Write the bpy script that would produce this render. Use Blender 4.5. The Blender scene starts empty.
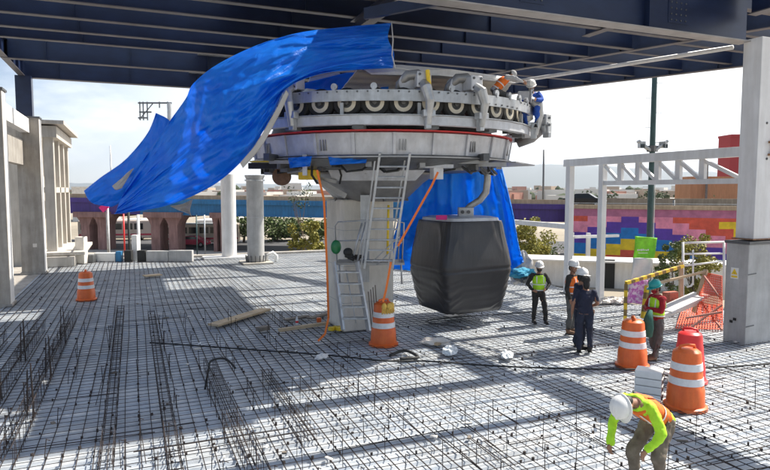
import bpy, bmesh, math, random
from mathutils import Vector, Matrix, noise
R_ = math.radians
rnd = random.Random(7)
scn = bpy.context.scene
COL = scn.collection

# ------------------------------------------------------------------ camera
FPX, HCAM = 606.0, 3.75
PITCH, YAW = math.atan(45/606), R_(22.6)
cd = bpy.data.cameras.new('camera'); cam = bpy.data.objects.new('camera', cd); COL.objects.link(cam)
cam.location = (0, 0, HCAM); cam.rotation_euler = (R_(90)-PITCH, 0, -YAW)
cd.sensor_width = 36; cd.lens = 36*FPX/770; cd.clip_end = 30000; cd.clip_start = .05
scn.camera = cam
# ------------------------------------------------------------------ world, sun, exposure
SUN_EL, SUN_AZ = 53.0, 4.5          # azimuth counted from +X towards +Y
sd = Vector((math.cos(R_(SUN_EL))*math.cos(R_(SUN_AZ)), math.cos(R_(SUN_EL))*math.sin(R_(SUN_AZ)), math.sin(R_(SUN_EL))))
w = bpy.data.worlds.new('World'); scn.world = w; w.use_nodes = True
nt = w.node_tree; nt.nodes.clear()
out = nt.nodes.new('ShaderNodeOutputWorld'); bg = nt.nodes.new('ShaderNodeBackground')
sky = nt.nodes.new('ShaderNodeTexSky'); sky.sky_type = 'NISHITA'; sky.sun_disc = False
sky.sun_elevation = R_(SUN_EL); sky.sun_rotation = R_(90-SUN_AZ); sky.dust_density = 1.2; sky.air_density = 1.0; sky.ozone_density = 1.0; sky.altitude = 1500
tc = nt.nodes.new('ShaderNodeTexCoord'); mp = nt.nodes.new('ShaderNodeMapping'); mp.inputs['Scale'].default_value = (1, 1, 3.2); mp.inputs['Location'].default_value = (1.3, .4, .2)
nz = nt.nodes.new('ShaderNodeTexNoise'); nz.inputs['Scale'].default_value = 2.6; nz.inputs['Detail'].default_value = 7; nz.inputs['Roughness'].default_value = .58
cr = nt.nodes.new('ShaderNodeValToRGB'); cr.color_ramp.elements[0].position = .54; cr.color_ramp.elements[1].position = .80
cr.color_ramp.elements[0].color = (.05, .05, .05, 1); cr.color_ramp.elements[1].color = (.95, .95, .95, 1)
mx = nt.nodes.new('ShaderNodeMixRGB'); mx.inputs[2].default_value = (12.2, 12.3, 12.4, 1)
L = nt.links.new
L(tc.outputs['Generated'], mp.inputs[0]); L(mp.outputs[0], nz.inputs[0]); L(nz.outputs['Fac'], cr.inputs[0])
vd = nt.nodes.new('ShaderNodeVectorMath'); vd.operation = 'DOT_PRODUCT'; vd.inputs[1].default_value = (.93, .36, -.35); L(tc.outputs['Generated'], vd.inputs[0])
mr = nt.nodes.new('ShaderNodeMapRange'); mr.inputs[1].default_value = .1; mr.inputs[2].default_value = .62; mr.interpolation_type = 'SMOOTHSTEP'; L(vd.outputs['Value'], mr.inputs[0])
mxm = nt.nodes.new('ShaderNodeMath'); mxm.operation = 'MAXIMUM'; L(cr.outputs[0], mxm.inputs[0]); L(mr.outputs[0], mxm.inputs[1]); L(mxm.outputs[0], mx.inputs[0])
L(sky.outputs[0], mx.inputs[1]); L(mx.outputs[0], bg.inputs[0]); L(bg.outputs[0], out.inputs[0])
bg.inputs[1].default_value = .082
sl = bpy.data.lights.new('sun', 'SUN'); so = bpy.data.objects.new('sun', sl); COL.objects.link(so)
sl.energy = 5.0; sl.angle = R_(.53); sl.color = (1, .935, .83)
so.rotation_euler = (-sd).to_track_quat('-Z', 'Y').to_euler()
scn.view_settings.view_transform = 'Standard'; scn.view_settings.look = 'None'
scn.view_settings.gamma = 1; scn.view_settings.use_curve_mapping = False
scn.view_settings.exposure = .83
scn.cycles.max_bounces = 8; scn.cycles.diffuse_bounces = 4

# ------------------------------------------------------------------ pixel -> world point helpers
CP = Vector((0, 0, HCAM))
Fv = Vector((math.sin(YAW)*math.cos(PITCH), math.cos(YAW)*math.cos(PITCH), -math.sin(PITCH)))
Rv = Vector((math.cos(YAW), -math.sin(YAW), 0)); Uv = Rv.cross(Fv)
def ray(x, y): return Fv + Rv*((x-385)/FPX) + Uv*((235-y)/FPX)
def G(x, y, z=0):
    r = ray(x, y); return CP + r*((z-HCAM)/r.z)
def D(x, y, d): return CP + ray(x, y)*d
Z = Vector((0, 0, 1))

# ------------------------------------------------------------------ materials
MATS = {}
def mat(name, col, rough=.6, metal=0, var=.12, scale=6, bump=0, bscale=40, col2=None, thr=None, spec=None, alpha=None):
    if name in MATS: return MATS[name]
    m = bpy.data.materials.new(name); m.use_nodes = True; t = m.node_tree; b = t.nodes['Principled BSDF']
    b.inputs['Roughness'].default_value = rough; b.inputs['Metallic'].default_value = metal
    if spec is not None: b.inputs['Specular IOR Level'].default_value = spec
    tcn = t.nodes.new('ShaderNodeTexCoord'); n = t.nodes.new('ShaderNodeTexNoise')
    n.inputs['Scale'].default_value = scale; n.inputs['Detail'].default_value = 6; n.inputs['Roughness'].default_value = .6
    t.links.new(tcn.outputs['Object'], n.inputs[0])
    r = t.nodes.new('ShaderNodeValToRGB'); t.links.new(n.outputs['Fac'], r.inputs[0])
    c2 = col2 or tuple(min(1, c*(1+var)) for c in col); c1 = col if col2 else tuple(c*(1-var) for c in col)
    lo, hi = thr or (.3, .7)
    r.color_ramp.elements[0].position = lo; r.color_ramp.elements[1].position = hi
    r.color_ramp.elements[0].color = (*c1, 1); r.color_ramp.elements[1].color = (*c2, 1)
    t.links.new(r.outputs[0], b.inputs['Base Color'])
    if bump:
        n2 = t.nodes.new('ShaderNodeTexNoise'); n2.inputs['Scale'].default_value = bscale; n2.inputs['Detail'].default_value = 5
        t.links.new(tcn.outputs['Object'], n2.inputs[0])
        bp = t.nodes.new('ShaderNodeBump'); bp.inputs['Strength'].default_value = bump; bp.inputs['Distance'].default_value = .02
        t.links.new(n2.outputs['Fac'], bp.inputs['Height']); t.links.new(bp.outputs[0], b.inputs['Normal'])
    MATS[name] = m; return m
M = dict(
 navy=mat('navy steel paint', (.007, .015, .052), .36, 0, .35, 1.2, .05, 3, col2=(.013, .027, .078)),
 flanged=mat('flange underside with floor bounce', (.095, .09, .10), .45, 0, .3, 2),  # paler than the navy web: light off the floor put into the colour
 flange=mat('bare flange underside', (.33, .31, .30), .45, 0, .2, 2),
 galv=mat('galvanised steel', (.50, .52, .54), .42, .55, .16, 5, .05, 30),
 paintw=mat('white painted steel', (.74, .74, .74), .4, 0, .08, 1.5, .03, 10),
 station=mat('pale grey machine paint', (.54, .56, .60), .38, .1, .1, 3.5, .05, 9, col2=(.64, .66, .70), thr=(.36, .6)),
 dgrey=mat('dark grey steel', (.12, .125, .13), .5, .4, .25, 4, .1, 30),
 grey=mat('mid grey steel', (.30, .30, .30), .45, .5, .2, 3, .08, 20),
 black=mat('black rubber', (.018, .018, .018), .7, 0, .3, 20, .2, 60),
 rim=mat('cream wheel rim', (.68, .63, .52), .5, 0, .1, 6),
 red=mat('red paint', (.60, .025, .03), .4, 0, .12, 5),
 column=mat('cast concrete column', (.70, .66, .58), .85, 0, .13, 1.6, .25, 30),
 conc=mat('weathered concrete', (.40, .375, .34), .88, 0, .2, 1.3, .3, 25),
 concg=mat('grey pillar concrete', (.44, .44, .435), .85, 0, .14, 2.2, .25, 40),
 white=mat('white plaster', (.82, .81, .79), .8, 0, .07, 1.2, .15, 20),
 whitep=mat('white plastic', (.78, .78, .76), .35, 0, .04, 8),
 beige=mat('beige ribbed sheet', (.76, .71, .64), .55, 0, .14, 2),
 wood=mat('pine board', (.55, .42, .27), .75, 0, .2, 3, .3, 30),
 woodd=mat('weathered board', (.20, .17, .14), .85, 0, .3, 4, .3, 30),
 orange=mat('orange plastic', (.80, .13, .02), .42, 0, .10, 7, .06, 20, col2=(.9, .19, .035)),
 redp=mat('red plastic', (.70, .03, .03), .4, 0, .1, 7),
 refl=mat('white reflective band', (.78, .78, .78), .35, 0, .1, 14),
 strap=mat('orange webbing', (.85, .20, .03), .7, 0, .1, 30),
 tarp=None, rebar=mat('rusty dark rebar', (.022, .020, .022), .7, .3, .4, 3, col2=(.07, .05, .042)),
 lime=mat('lime hi vis cloth', (.50, .92, .03), .75, 0, .10, 9, .25, 35),
 ovest=mat('orange hi vis cloth', (.95, .20, .02), .75, 0, .08, 9, .2, 35),
 navyc=mat('navy cotton', (.018, .022, .045), .9, 0, .3, 8, .3, 30),
 darkc=mat('dark cotton', (.03, .028, .026), .9, 0, .3, 8, .3, 30),
 jeans=mat('dark jeans', (.022, .028, .05), .9, 0, .3, 8, .3, 30),
 greyc=mat('grey work cloth', (.10, .10, .095), .9, 0, .25, 8, .3, 30),
 dusty=mat('dusty work trousers', (.12, .095, .07), .95, 0, .45, 7, .5, 25, col2=(.24, .20, .155)),
 redc=mat('dark red knit', (.30, .012, .02), .9, 0, .2, 8, .3, 30),
 bluec=mat('blue cotton', (.02, .09, .45), .85, 0, .2, 8, .3, 30),
 greyk=mat('light grey knit', (.42, .43, .45), .9, 0, .1, 8, .3, 30),
 skin=mat('brown skin', (.30, .15, .09), .55, 0, .1, 10),
 hair=mat('black hair', (.012, .01, .009), .6, 0, .3, 30),
 boot=mat('brown boot leather', (.16, .085, .045), .7, 0, .3, 12),
 bootd=mat('black boot leather', (.02, .018, .017), .6, 0, .3, 12),
 helm=mat('white helmet shell', (.80, .80, .78), .25, 0, .02, 8),
 helmt=mat('teal helmet shell', (.01, .28, .27), .25, 0, .05, 8),
 glove=mat('yellow leather glove', (.75, .48, .10), .8, 0, .2, 12, .3, 30),
 bldw=mat('cream render', (.56, .53, .48), .85, 0, .1, 1.2, .15, 20),
 green=mat('green plastic', (.01, .16, .05), .35, 0, .1, 8),
 yellow=mat('yellow paint', (.80, .55, .03), .5, 0, .15, 8),
 asphalt=mat('asphalt', (.075, .075, .08), .9, 0, .25, .3, .2, 10),
 dirt=mat('pale dusty ground', (.30, .26, .20), .95, 0, .25, .05, .2, 3),
 pave=mat('pale pavement', (.42, .39, .34), .9, 0, .12, .6, .1, 6),
 pier=mat('pinkish pier concrete', (.33, .19, .17), .9, 0, .18, .8, .2, 12),
 ovb=mat('blue overpass paint', (.02, .19, .42), .5, 0, .12, .8),
 ovp=mat('purple overpass paint', (.07, .03, .24), .5, 0, .12, .8),
 ovt=mat('tan parapet', (.46, .35, .24), .85, 0, .15, .7),
 bark=mat('bark', (.14, .10, .07), .9, 0, .3, 8, .4, 30),
 leafa=mat('olive leaves', (.05, .085, .02), .7, 0, .5, 1.8, col2=(.12, .16, .035)),
 leafb=mat('yellow green leaves', (.15, .16, .025), .7, 0, .5, 1.8, col2=(.36, .31, .05)),
 leafc=mat('dark green leaves', (.03, .055, .02), .7, 0, .5, 1.8, col2=(.07, .10, .03)),
 net=mat('orange safety net', (.85, .10, .03), .7, 0, .1, 8),
 orbld=mat('orange rendered wall', (.55, .26, .12), .85, 0, .08, .3),
 redbld=mat('red rendered wall', (.38, .045, .05), .85, 0, .08, .3),
 glass=mat('dark vehicle glass', (.02, .025, .03), .12, 0, .1, 3),
 busb=mat('pale bus paint', (.68, .58, .48), .35, 0, .05, 1),
 carb=mat('black car paint', (.012, .012, .015), .2, .2, .1, 1),
 carr=mat('red car paint', (.55, .05, .10), .25, .1, .1, 1),
 carw=mat('silver car paint', (.55, .55, .56), .25, .3, .1, 1),
 hill=mat('far hillside scrub', (.05, .075, .06), .95, 0, .3, .0015, col2=(.08, .095, .08)),
 plast=mat('clear plastic scrap', (.70, .74, .76), .25, 0, .1, 8),
 magenta=mat('magenta cloth', (.70, .03, .25), .7, 0, .1, 8),
 polegr=mat('dark green pole paint', (.04, .085, .085), .5, .2, .2, 4),
 bannerg=mat('lime banner cloth', (.22, .65, .03), .7, 0, .25, 5),
 bannerw=mat('pale banner cloth', (.66, .68, .64), .7, 0, .08, 5),
 bannerp=mat('pink purple banner cloth', (.50, .12, .45), .7, 0, .3, 9, col2=(.75, .62, .72), thr=(.45, .6)),
 grtarp=mat('grey tarp underside', (.42, .41, .40), .6, 0, .1, 2),
)
def streaks(m, amt, sc=(3, 3, .35), lo=.42, hi=.62, tint=(.45, .40, .34, 1)):
    t = m.node_tree; b_ = t.nodes['Principled BSDF']; src = b_.inputs['Base Color'].links[0].from_socket
    a = t.nodes.new('ShaderNodeTexCoord'); mp_ = t.nodes.new('ShaderNodeMapping'); mp_.inputs['Scale'].default_value = sc; n3 = t.nodes.new('ShaderNodeTexNoise'); n3.inputs['Scale'].default_value = 1.6; n3.inputs['Detail'].default_value = 9; n3.inputs['Roughness'].default_value = .68
    r3 = t.nodes.new('ShaderNodeValToRGB'); r3.color_ramp.elements[0].position = lo; r3.color_ramp.elements[1].position = hi; r3.color_ramp.elements[0].color = tint; r3.color_ramp.elements[1].color = (1, 1, 1, 1)
    m3 = t.nodes.new('ShaderNodeMixRGB'); m3.blend_type = 'MULTIPLY'; m3.inputs[0].default_value = amt
    t.links.new(a.outputs['Object'], mp_.inputs[0]); t.links.new(mp_.outputs[0], n3.inputs[0]); t.links.new(n3.outputs['Fac'], r3.inputs[0]); t.links.new(src, m3.inputs[1]); t.links.new(r3.outputs[0], m3.inputs[2]); t.links.new(m3.outputs[0], b_.inputs['Base Color'])
for k_, a_ in (('conc', .38), ('concg', .22), ('column', .2), ('paintw', .2), ('white', .18), ('bldw', .3), ('pier', .5), ('orange', .3), ('galv', .35), ('helm', .12), ('ovb', .4), ('ovp', .4), ('ovt', .4), ('orbld', .3)): streaks(M[k_], a_)
streaks(M['navy'], .5, (.6, 2, 2), .4, .6, (.5, .5, .55, 1)); streaks(M['station'], .3, (2, 2, .8)); streaks(M['lime'], .25, (4, 4, 4)); streaks(M['ovest'], .3, (4, 4, 4))
def tarp_mat(name, col, col2, rough, bump=.5, vor=3, back=None):
    m = bpy.data.materials.new(name); m.use_nodes = True; t = m.node_tree; b = t.nodes['Principled BSDF']
    b.inputs['Roughness'].default_value = rough
    tcn = t.nodes.new('ShaderNodeTexCoord')
    n = t.nodes.new('ShaderNodeTexNoise'); n.inputs['Scale'].default_value = 1.4; n.inputs['Detail'].default_value = 6; n.inputs['Distortion'].default_value = .6
    r = t.nodes.new('ShaderNodeValToRGB'); r.color_ramp.elements[0].position = .35; r.color_ramp.elements[1].position = .7
    r.color_ramp.elements[0].color = (*col, 1); r.color_ramp.elements[1].color = (*col2, 1)
    t.links.new(tcn.outputs['Object'], n.inputs[0]); t.links.new(n.outputs['Fac'], r.inputs[0])
    last = r.outputs[0]
    if back:
        ge = t.nodes.new('ShaderNodeNewGeometry'); mxx = t.nodes.new('ShaderNodeMixRGB'); mxx.inputs[2].default_value = (*back, 1)
        t.links.new(ge.outputs['Backfacing'], mxx.inputs[0]); t.links.new(last, mxx.inputs[1]); last = mxx.outputs[0]
    t.links.new(last, b.inputs['Base Color'])
    n2 = t.nodes.new('ShaderNodeTexNoise'); n2.inputs['Scale'].default_value = vor; n2.inputs['Detail'].default_value = 8; n2.inputs['Roughness'].default_value = .62; n2.inputs['Distortion'].default_value = 1.6
    mp2 = t.nodes.new('ShaderNodeMapping'); mp2.inputs['Scale'].default_value = (1, 1, .45); mp2.inputs['Rotation'].default_value = (0, .5, 0)
    t.links.new(tcn.outputs['Object'], mp2.inputs[0]); t.links.new(mp2.outputs[0], n2.inputs[0])
    bp = t.nodes.new('ShaderNodeBump'); bp.inputs['Strength'].default_value = bump; bp.inputs['Distance'].default_value = .12
    vo_ = t.nodes.new('ShaderNodeTexNoise'); vo_.noise_type = 'RIDGED_MULTIFRACTAL'; vo_.inputs['Scale'].default_value = 3.2; vo_.inputs['Detail'].default_value = 5; vo_.inputs['Distortion'].default_value = .5
    bp3 = t.nodes.new('ShaderNodeBump'); bp3.inputs['Strength'].default_value = bump*.4; bp3.inputs['Distance'].default_value = .03
    t.links.new(tcn.outputs['Object'], vo_.inputs[0]); t.links.new(vo_.outputs['Fac'], bp3.inputs['Height'])
    t.links.new(n2.outputs['Fac'], bp.inputs['Height']); t.links.new(bp3.outputs[0], bp.inputs['Normal']); t.links.new(bp.outputs[0], b.inputs['Normal'])
    return m, b
M['tarp'], tb = tarp_mat('blue polyethylene tarp', (.004, .21, .88), (.010, .30, .95), .36, .38)
M['tarp2'], tb2 = tarp_mat('light blue tarp', (.01, .30, .90), (.03, .42, .95), .4, .4)
for nm_ in ('tarp', 'tarp2'):
    t = M[nm_].node_tree; b = t.nodes['Principled BSDF']; tr = t.nodes.new('ShaderNodeBsdfTranslucent'); tr.inputs[0].default_value = (.01, .42, 1.0, 1)
    ms = t.nodes.new('ShaderNodeMixShader'); ms.inputs[0].default_value = .45
    o_ = t.nodes['Material Output']; t.links.new(b.outputs[0], ms.inputs[1]); t.links.new(tr.outputs[0], ms.inputs[2]); t.links.new(ms.outputs[0], o_.inputs[0])
M['wrap'], _ = tarp_mat('charcoal wrapping film', (.036, .035, .037), (.046, .044, .046), .36, .12, 1.2)

# ------------------------------------------------------------------ object helpers
def link(name, me, m=None, parent=None):
    o = bpy.data.objects.new(name, me); COL.objects.link(o)
    if m:
        for k in (m if isinstance(m, (list, tuple)) else [m]): me.materials.append(k)
    if parent: o.parent = parent
    return o
class MB:
    def __init__(s): s.v = []; s.f = []; s.mi = []; s.cur = 0
    def add(s, vs, fs, mi=None):
        n = len(s.v); s.v += [tuple(a) for a in vs]; s.f += [tuple(i+n for i in q) for q in fs]; s.mi += [s.cur if mi is None else mi]*len(fs); return s
    def box(s, c, d, rz=0, mat3=None, mi=None):
        c = Vector(c); d = Vector(d)/2; r = mat3 or Matrix.Rotation(rz, 3, 'Z')
        vs = [c + r @ Vector((x*d.x, y*d.y, z*d.z)) for z in (-1, 1) for x, y in ((-1, -1), (1, -1), (1, 1), (-1, 1))]
        return s.add(vs, [(3, 2, 1, 0), (4, 5, 6, 7), (0, 1, 5, 4), (1, 2, 6, 5), (2, 3, 7, 6), (3, 0, 4, 7)], mi)
    def beam(s, a, b, w, h, up=Z, mi=None):          # rectangular bar from a to b
        a = Vector(a); b = Vector(b); d = (b-a); l = d.length; d.normalize(); sd_ = d.cross(up)
        if sd_.length < 1e-4: sd_ = d.cross(Vector((1, 0, 0)))
        sd_.normalize(); u = sd_.cross(d)
        return s.box((a+b)/2, (l, w, h), mat3=Matrix((d, -sd_, u)).transposed(), mi=mi)
    def ring(s, c, ax, r, n, u=None, r2=None):
        ax = Vector(ax).normalized(); u = Vector(u) if u else (ax.cross(Z) if abs(ax.z) < .95 else ax.cross(Vector((1, 0, 0))))
        u = (u-ax*u.dot(ax)).normalized(); v = ax.cross(u); r2 = r if r2 is None else r2
        return [Vector(c)+u*(r*math.cos(2*math.pi*k/n))+v*(r2*math.sin(2*math.pi*k/n)) for k in range(n)]
    def loft(s, rings, cap=True, mi=None, close=False):
        n = len(rings[0]); vs = [p for r in rings for p in r]; fs = []
        m = len(rings)
        for i in range(m if close else m-1):
            j = (i+1) % m
            for k in range(n):
                k2 = (k+1) % n; fs.append((i*n+k, i*n+k2, j*n+k2, j*n+k))
        if cap and not close: fs += [tuple(reversed(range(n))), tuple((m-1)*n+k for k in range(n))]
        return s.add(vs, fs, mi)
    def tube(s, pts, r, n=8, cap=True, mi=None):
        pts = [Vector(p) for p in pts]; rs = r if isinstance(r, (list, tuple)) else [r]*len(pts); rings = []; u = None
        for i, p in enumerate(pts):
            t_ = (pts[min(i+1, len(pts)-1)]-pts[max(i-1, 0)]).normalized()
            if u is None:
                u = t_.cross(Z)
                if u.length < .05: u = t_.cross(Vector((1, 0, 0)))
            u = (u-t_*u.dot(t_)).normalized(); rings.append(s.ring(p, t_, rs[i], n, u))
        return s.loft(rings, cap, mi)
    def lathe(s, c, prof, n=24, ax=Z, cap=True, mi=None):
        ax = Vector(ax).normalized(); return s.loft([s.ring(Vector(c)+ax*z, ax, max(r, 1e-4), n) for r, z in prof], cap, mi)
    def ell(s, c, rad, rot=None, n=12, m=8, mi=None):
        rot = rot or Matrix.Identity(3); c = Vector(c); rings = []
        for i in range(m+1):
            a = math.pi*i/m; a = min(max(a, .02), math.pi-.02)
            rings.append([c + rot @ Vector((rad[0]*math.sin(a)*math.cos(2*math.pi*k/n), rad[1]*math.sin(a)*math.sin(2*math.pi*k/n), -rad[2]*math.cos(a))) for k in range(n)])
        return s.loft(rings, True, mi)
    def cap_(s, a, ra, b, rb, n=12):                  # capsule bone
        a = Vector(a); b = Vector(b); ax = (b-a).normalized(); rings = []
        u = ax.cross(Z) if abs(ax.z) < .95 else ax.cross(Vector((1, 0, 0)))
        for k in (-80, -55, -30, 0): rings.append(s.ring(a+ax*ra*math.sin(R_(k)), ax, ra*math.cos(R_(k)), n, u))
        for k in (0, 30, 55, 80): rings.append(s.ring(b+ax*rb*math.sin(R_(k)), ax, rb*math.cos(R_(k)), n, u))
        return s.loft(rings)
    def mesh(s, name, smooth=False):
        me = bpy.data.meshes.new(name); me.from_pydata(s.v, [], s.f); me.update()
        if len(set(s.mi)) > 1: me.polygons.foreach_set('material_index', s.mi)
        if smooth: me.polygons.foreach_set('use_smooth', [True]*len(me.polygons))
        return me
    def build(s, name, m, parent=None, smooth=False, bev=0, auto=False):
        me = s.mesh(name, smooth)
        if auto: me.polygons.foreach_set('use_smooth', [True]*len(me.polygons)); me.set_sharp_from_angle(angle=R_(35))
        o = link(name, me, m, parent)
        if bev:
            bv = o.modifiers.new('bevel', 'BEVEL'); bv.width = bev; bv.segments = 2; bv.limit_method = 'ANGLE'
        return o
def tag(o, label=None, cat=None, group=None, kind=None):
    for k, v in (('label', label), ('category', cat), ('group', group), ('kind', kind)):
        if v: o[k] = v
    return o
def thing(name, label, cat, loc=(0, 0, 0), rz=0, group=None):
    o = bpy.data.objects.new(name, None); COL.objects.link(o); o.location = loc; o.rotation_euler = (0, 0, rz); o.empty_display_size = .3
    return tag(o, label, cat, group)
def kids(o): return [c for c in bpy.data.objects if c.parent == o]
def copy_tree(o, parent=None):
    ch = kids(o); c = o.copy(); COL.objects.link(c); c.parent = parent
    for k in ch: copy_tree(k, c)
    return c
def apply_mods(o):
    dg = bpy.context.evaluated_depsgraph_get(); me = bpy.data.meshes.new_from_object(o.evaluated_get(dg)); o.modifiers.clear(); old = o.data; o.data = me; bpy.data.meshes.remove(old)
def fuse(mb, name, m, parent, vox=.01, smooth_it=4, disp=0):
    o = mb.build(name, m, parent); r = o.modifiers.new('fuse', 'REMESH'); r.mode = 'VOXEL'; r.voxel_size = vox; r.use_smooth_shade = True
    if smooth_it: s_ = o.modifiers.new('smooth', 'SMOOTH'); s_.iterations = smooth_it; s_.factor = .5
    apply_mods(o)
    if disp:
        me = o.data
        for v in me.vertices:
            n_ = noise.fractal(Vector((v.co.x*7, v.co.y*7, v.co.z*5)), .9, 2.1, 3); v.co += v.normal*disp*n_
    return o

# ================================================================== SETTING: ground, deck, road, hills
g = MB(); g.add([(-8400, -500, -3.0), (13400, -500, -3.0), (13400, 11300, -3.0), (-8400, 11300, -3.0)], [(0, 1, 2, 3)])
tag(g.build('ground', M['dirt']), kind='structure')
def strip(name, p, z, m):
    b = MB(); b.add([(q.x, q.y, z) for q in p], [tuple(range(len(p)))]); return tag(b.build(name, m), kind='structure')
zr = -2.99
strip('road', [G(-200, 262, -3), G(900, 275, -3), G(900, 243, -3), G(-200, 238, -3)], zr, M['asphalt'])
strip('pavement', [G(-200, 252.5, -3), G(560, 259, -3), G(560, 253, -3), G(-200, 248, -3)], zr+.006, M['pave'])
# corrugated deck sheet; outline follows the slab edge
def deck_xmax(y):
    if y > 28.6: return 19.6
    if y > 19.6: return 15.0+(y-19.6)*(4.6/9.0)
    if y > 15.0: return 15.2
    return 17.3
b = MB(); prof = []; y = 3.0; P = .25
while y < 35.2:
    prof += [(y, .0), (y+.07, .0), (y+.095, .04), (y+.225, .04), (y+.245, .0)]; y += P
ns = 26
for i in range(len(prof)-1):
    (ya, za), (yb, zb) = prof[i], prof[i+1]
    if yb-ya < 1e-5: continue
    xm = min(deck_xmax(ya), deck_xmax(yb)); b.add([(-3.95, ya, za-.05), (xm, ya, za-.05), (xm, yb, zb-.05), (-3.95, yb, zb-.05)], [(0, 1, 2, 3)])
M['sheet'] = mat('galvanised decking sheet', (.42, .475, .54), .45, .15, .2, 1.3, .06, 20, col2=(.65, .67, .68))
t = M['sheet'].node_tree; b_ = t.nodes['Principled BSDF']; src = b_.inputs['Base Color'].links[0].from_socket
tc2 = t.nodes.new('ShaderNodeTexCoord'); n3 = t.nodes.new('ShaderNodeTexNoise'); n3.inputs['Scale'].default_value = .55; n3.inputs['Detail'].default_value = 9; n3.inputs['Roughness'].default_value = .7
r3 = t.nodes.new('ShaderNodeValToRGB'); r3.color_ramp.elements[0].position = .40; r3.color_ramp.elements[1].position = .56; r3.color_ramp.elements[0].color = (.42, .40, .38, 1); r3.color_ramp.elements[1].color = (1, 1, 1, 1)
m3 = t.nodes.new('ShaderNodeMixRGB'); m3.blend_type = 'MULTIPLY'; m3.inputs[0].default_value = .36
t.links.new(tc2.outputs['Object'], n3.inputs[0]); t.links.new(n3.outputs['Fac'], r3.inputs[0]); t.links.new(src, m3.inputs[1]); t.links.new(r3.outputs[0], m3.inputs[2]); t.links.new(m3.outputs[0], b_.inputs['Base Color'])
tag(b.build('metal_deck', M['sheet']), kind='structure')
b = MB()
pl = [(-14, 2.9), (17.3, 2.9), (17.3, 15), (15.2, 15), (15.2, 19.6), (19.6, 28.6), (19.6, 35.6), (-14, 35.6)]
n = len(pl); b.add([(x, y, -.095) for x, y in pl]+[(x, y, -.55) for x, y in pl], [tuple(range(n)), tuple(reversed(range(n, 2*n)))]+[(i, i+n, (i+1) % n+n, (i+1) % n) for i in range(n)])
b.box((-7.9, 19, -.03), (7.9, 33, .06)); b.box((2.8, 35.4, .03), (33.4, .5, .14))
tag(b.build('floor_slab', M['conc']), kind='structure')

# rebar mat
rm = thing('rebar_mat', 'dark steel rebar grid tied over the whole corrugated deck with short upright bars', 'rebar grid')
b = MB(); x = -3.8
while x < 17.2:
    ylo, yhi = 3.2, 35.0
    if x > 15.2: yhi = 14.9
    yy = ylo; px_ = x+rnd.uniform(-.01, .01)
    while yy < yhi:
        y2 = min(yhi, yy+4.5); tk = (.017 if yy > 11 else .012) if x < 4.6 else .0095; nx_ = x+rnd.uniform(-.032, .032); b.beam((px_, yy, .02+rnd.uniform(0, .01)), (nx_, y2, .022+rnd.uniform(0, .012)), tk, tk); px_ = nx_; yy = y2
    x += .2
for k in range(22):
    x = 15.3+k*.2; b.beam((x, 19.8+(x-15)*1.957, .02), (x, 35, .02), .0105, .0105)
b.build('longitudinal_bars', M['rebar'], rm)
b = MB(); y = 3.3
while y < 35:
    xm = deck_xmax(y)-.1; xx = -3.8; py = y
    while xx < xm:
        x2 = min(xm, xx+4); ny = y+rnd.uniform(-.03, .03); b.beam((xx, py, .036), (x2, ny, .037), .0072, .0072); xx = x2; py = ny
    y += .2
b.build('crosswise_bars', M['rebar'], rm)
b = MB()
for i in range(90):                                   # lapped and stray bars
    q = G(rnd.uniform(-40, 790), 262+230*rnd.random())
    if q.x > deck_xmax(q.y)-1 or q.x < -3.4: continue
    ln = rnd.uniform(.6, 2.6); a_ = rnd.gauss(0, .05)+(math.pi/2 if rnd.random() < .7 else 0); e = Vector((min(deck_xmax(q.y)-.1, q.x+math.cos(a_)*ln), min(35, q.y+math.sin(a_)*ln), .05))
    b.beam((q.x, q.y, .045), e, .011, .011)
tag(b.build('lapped_bars', M['rebar'], rm), kind='stuff')
b = MB()
for i in range(520):                                   # wire ties and small spacers at crossings
    q = G(rnd.uniform(0, 770), 250+220*rnd.random()**.8); x = round(q.x/.2)*.2; y = round((q.y-3.3)/.2)*.2+3.3
    if x > deck_xmax(y)-.2 or x < -3.7: continue
    b.box((x, y, .055), (rnd.uniform(.015, .035), rnd.uniform(.015, .035), rnd.uniform(.02, .06)), rnd.random()*3)
tag(b.build('wire_ties', M['rebar'], rm), kind='stuff')
b = MB(); cnt = 0
for i in range(22):
    for j in range(9):
        x = -.2+i*.55+rnd.uniform(-.06, .06); y = 5.6+j*.62+rnd.uniform(-.08, .08)
        if rnd.random() < .12 or (x < 1.2 and y > 9): continue
        if x > 5.6 and (rnd.random() < .6 or y > 7.5): continue
        h = rnd.uniform(.36, .58); b.beam((x, y, .03), (x+rnd.uniform(-.02, .02), y+rnd.uniform(-.02, .02), h), .008, .008)
        b.beam((x, y, h-.01), (x+.05, y, h-.03), .008, .008)
for i in range(100):
    x = rnd.uniform(-2.9, 4.5); y = rnd.uniform(8.8, 17.5); x = round(x/.6)*.6+rnd.uniform(-.05, .05); h = rnd.uniform(.25, .55); t_ = rnd.uniform(-.04, .04)
    b.beam((x, y, .03), (x+t_, y+t_, h), .009, .009); b.beam((x+t_, y+t_, h-.01), (x+t_+.05, y+t_, h-.03), .009, .009)
tag(b.build('upright_bars', M['rebar'], rm), kind='stuff')
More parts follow.
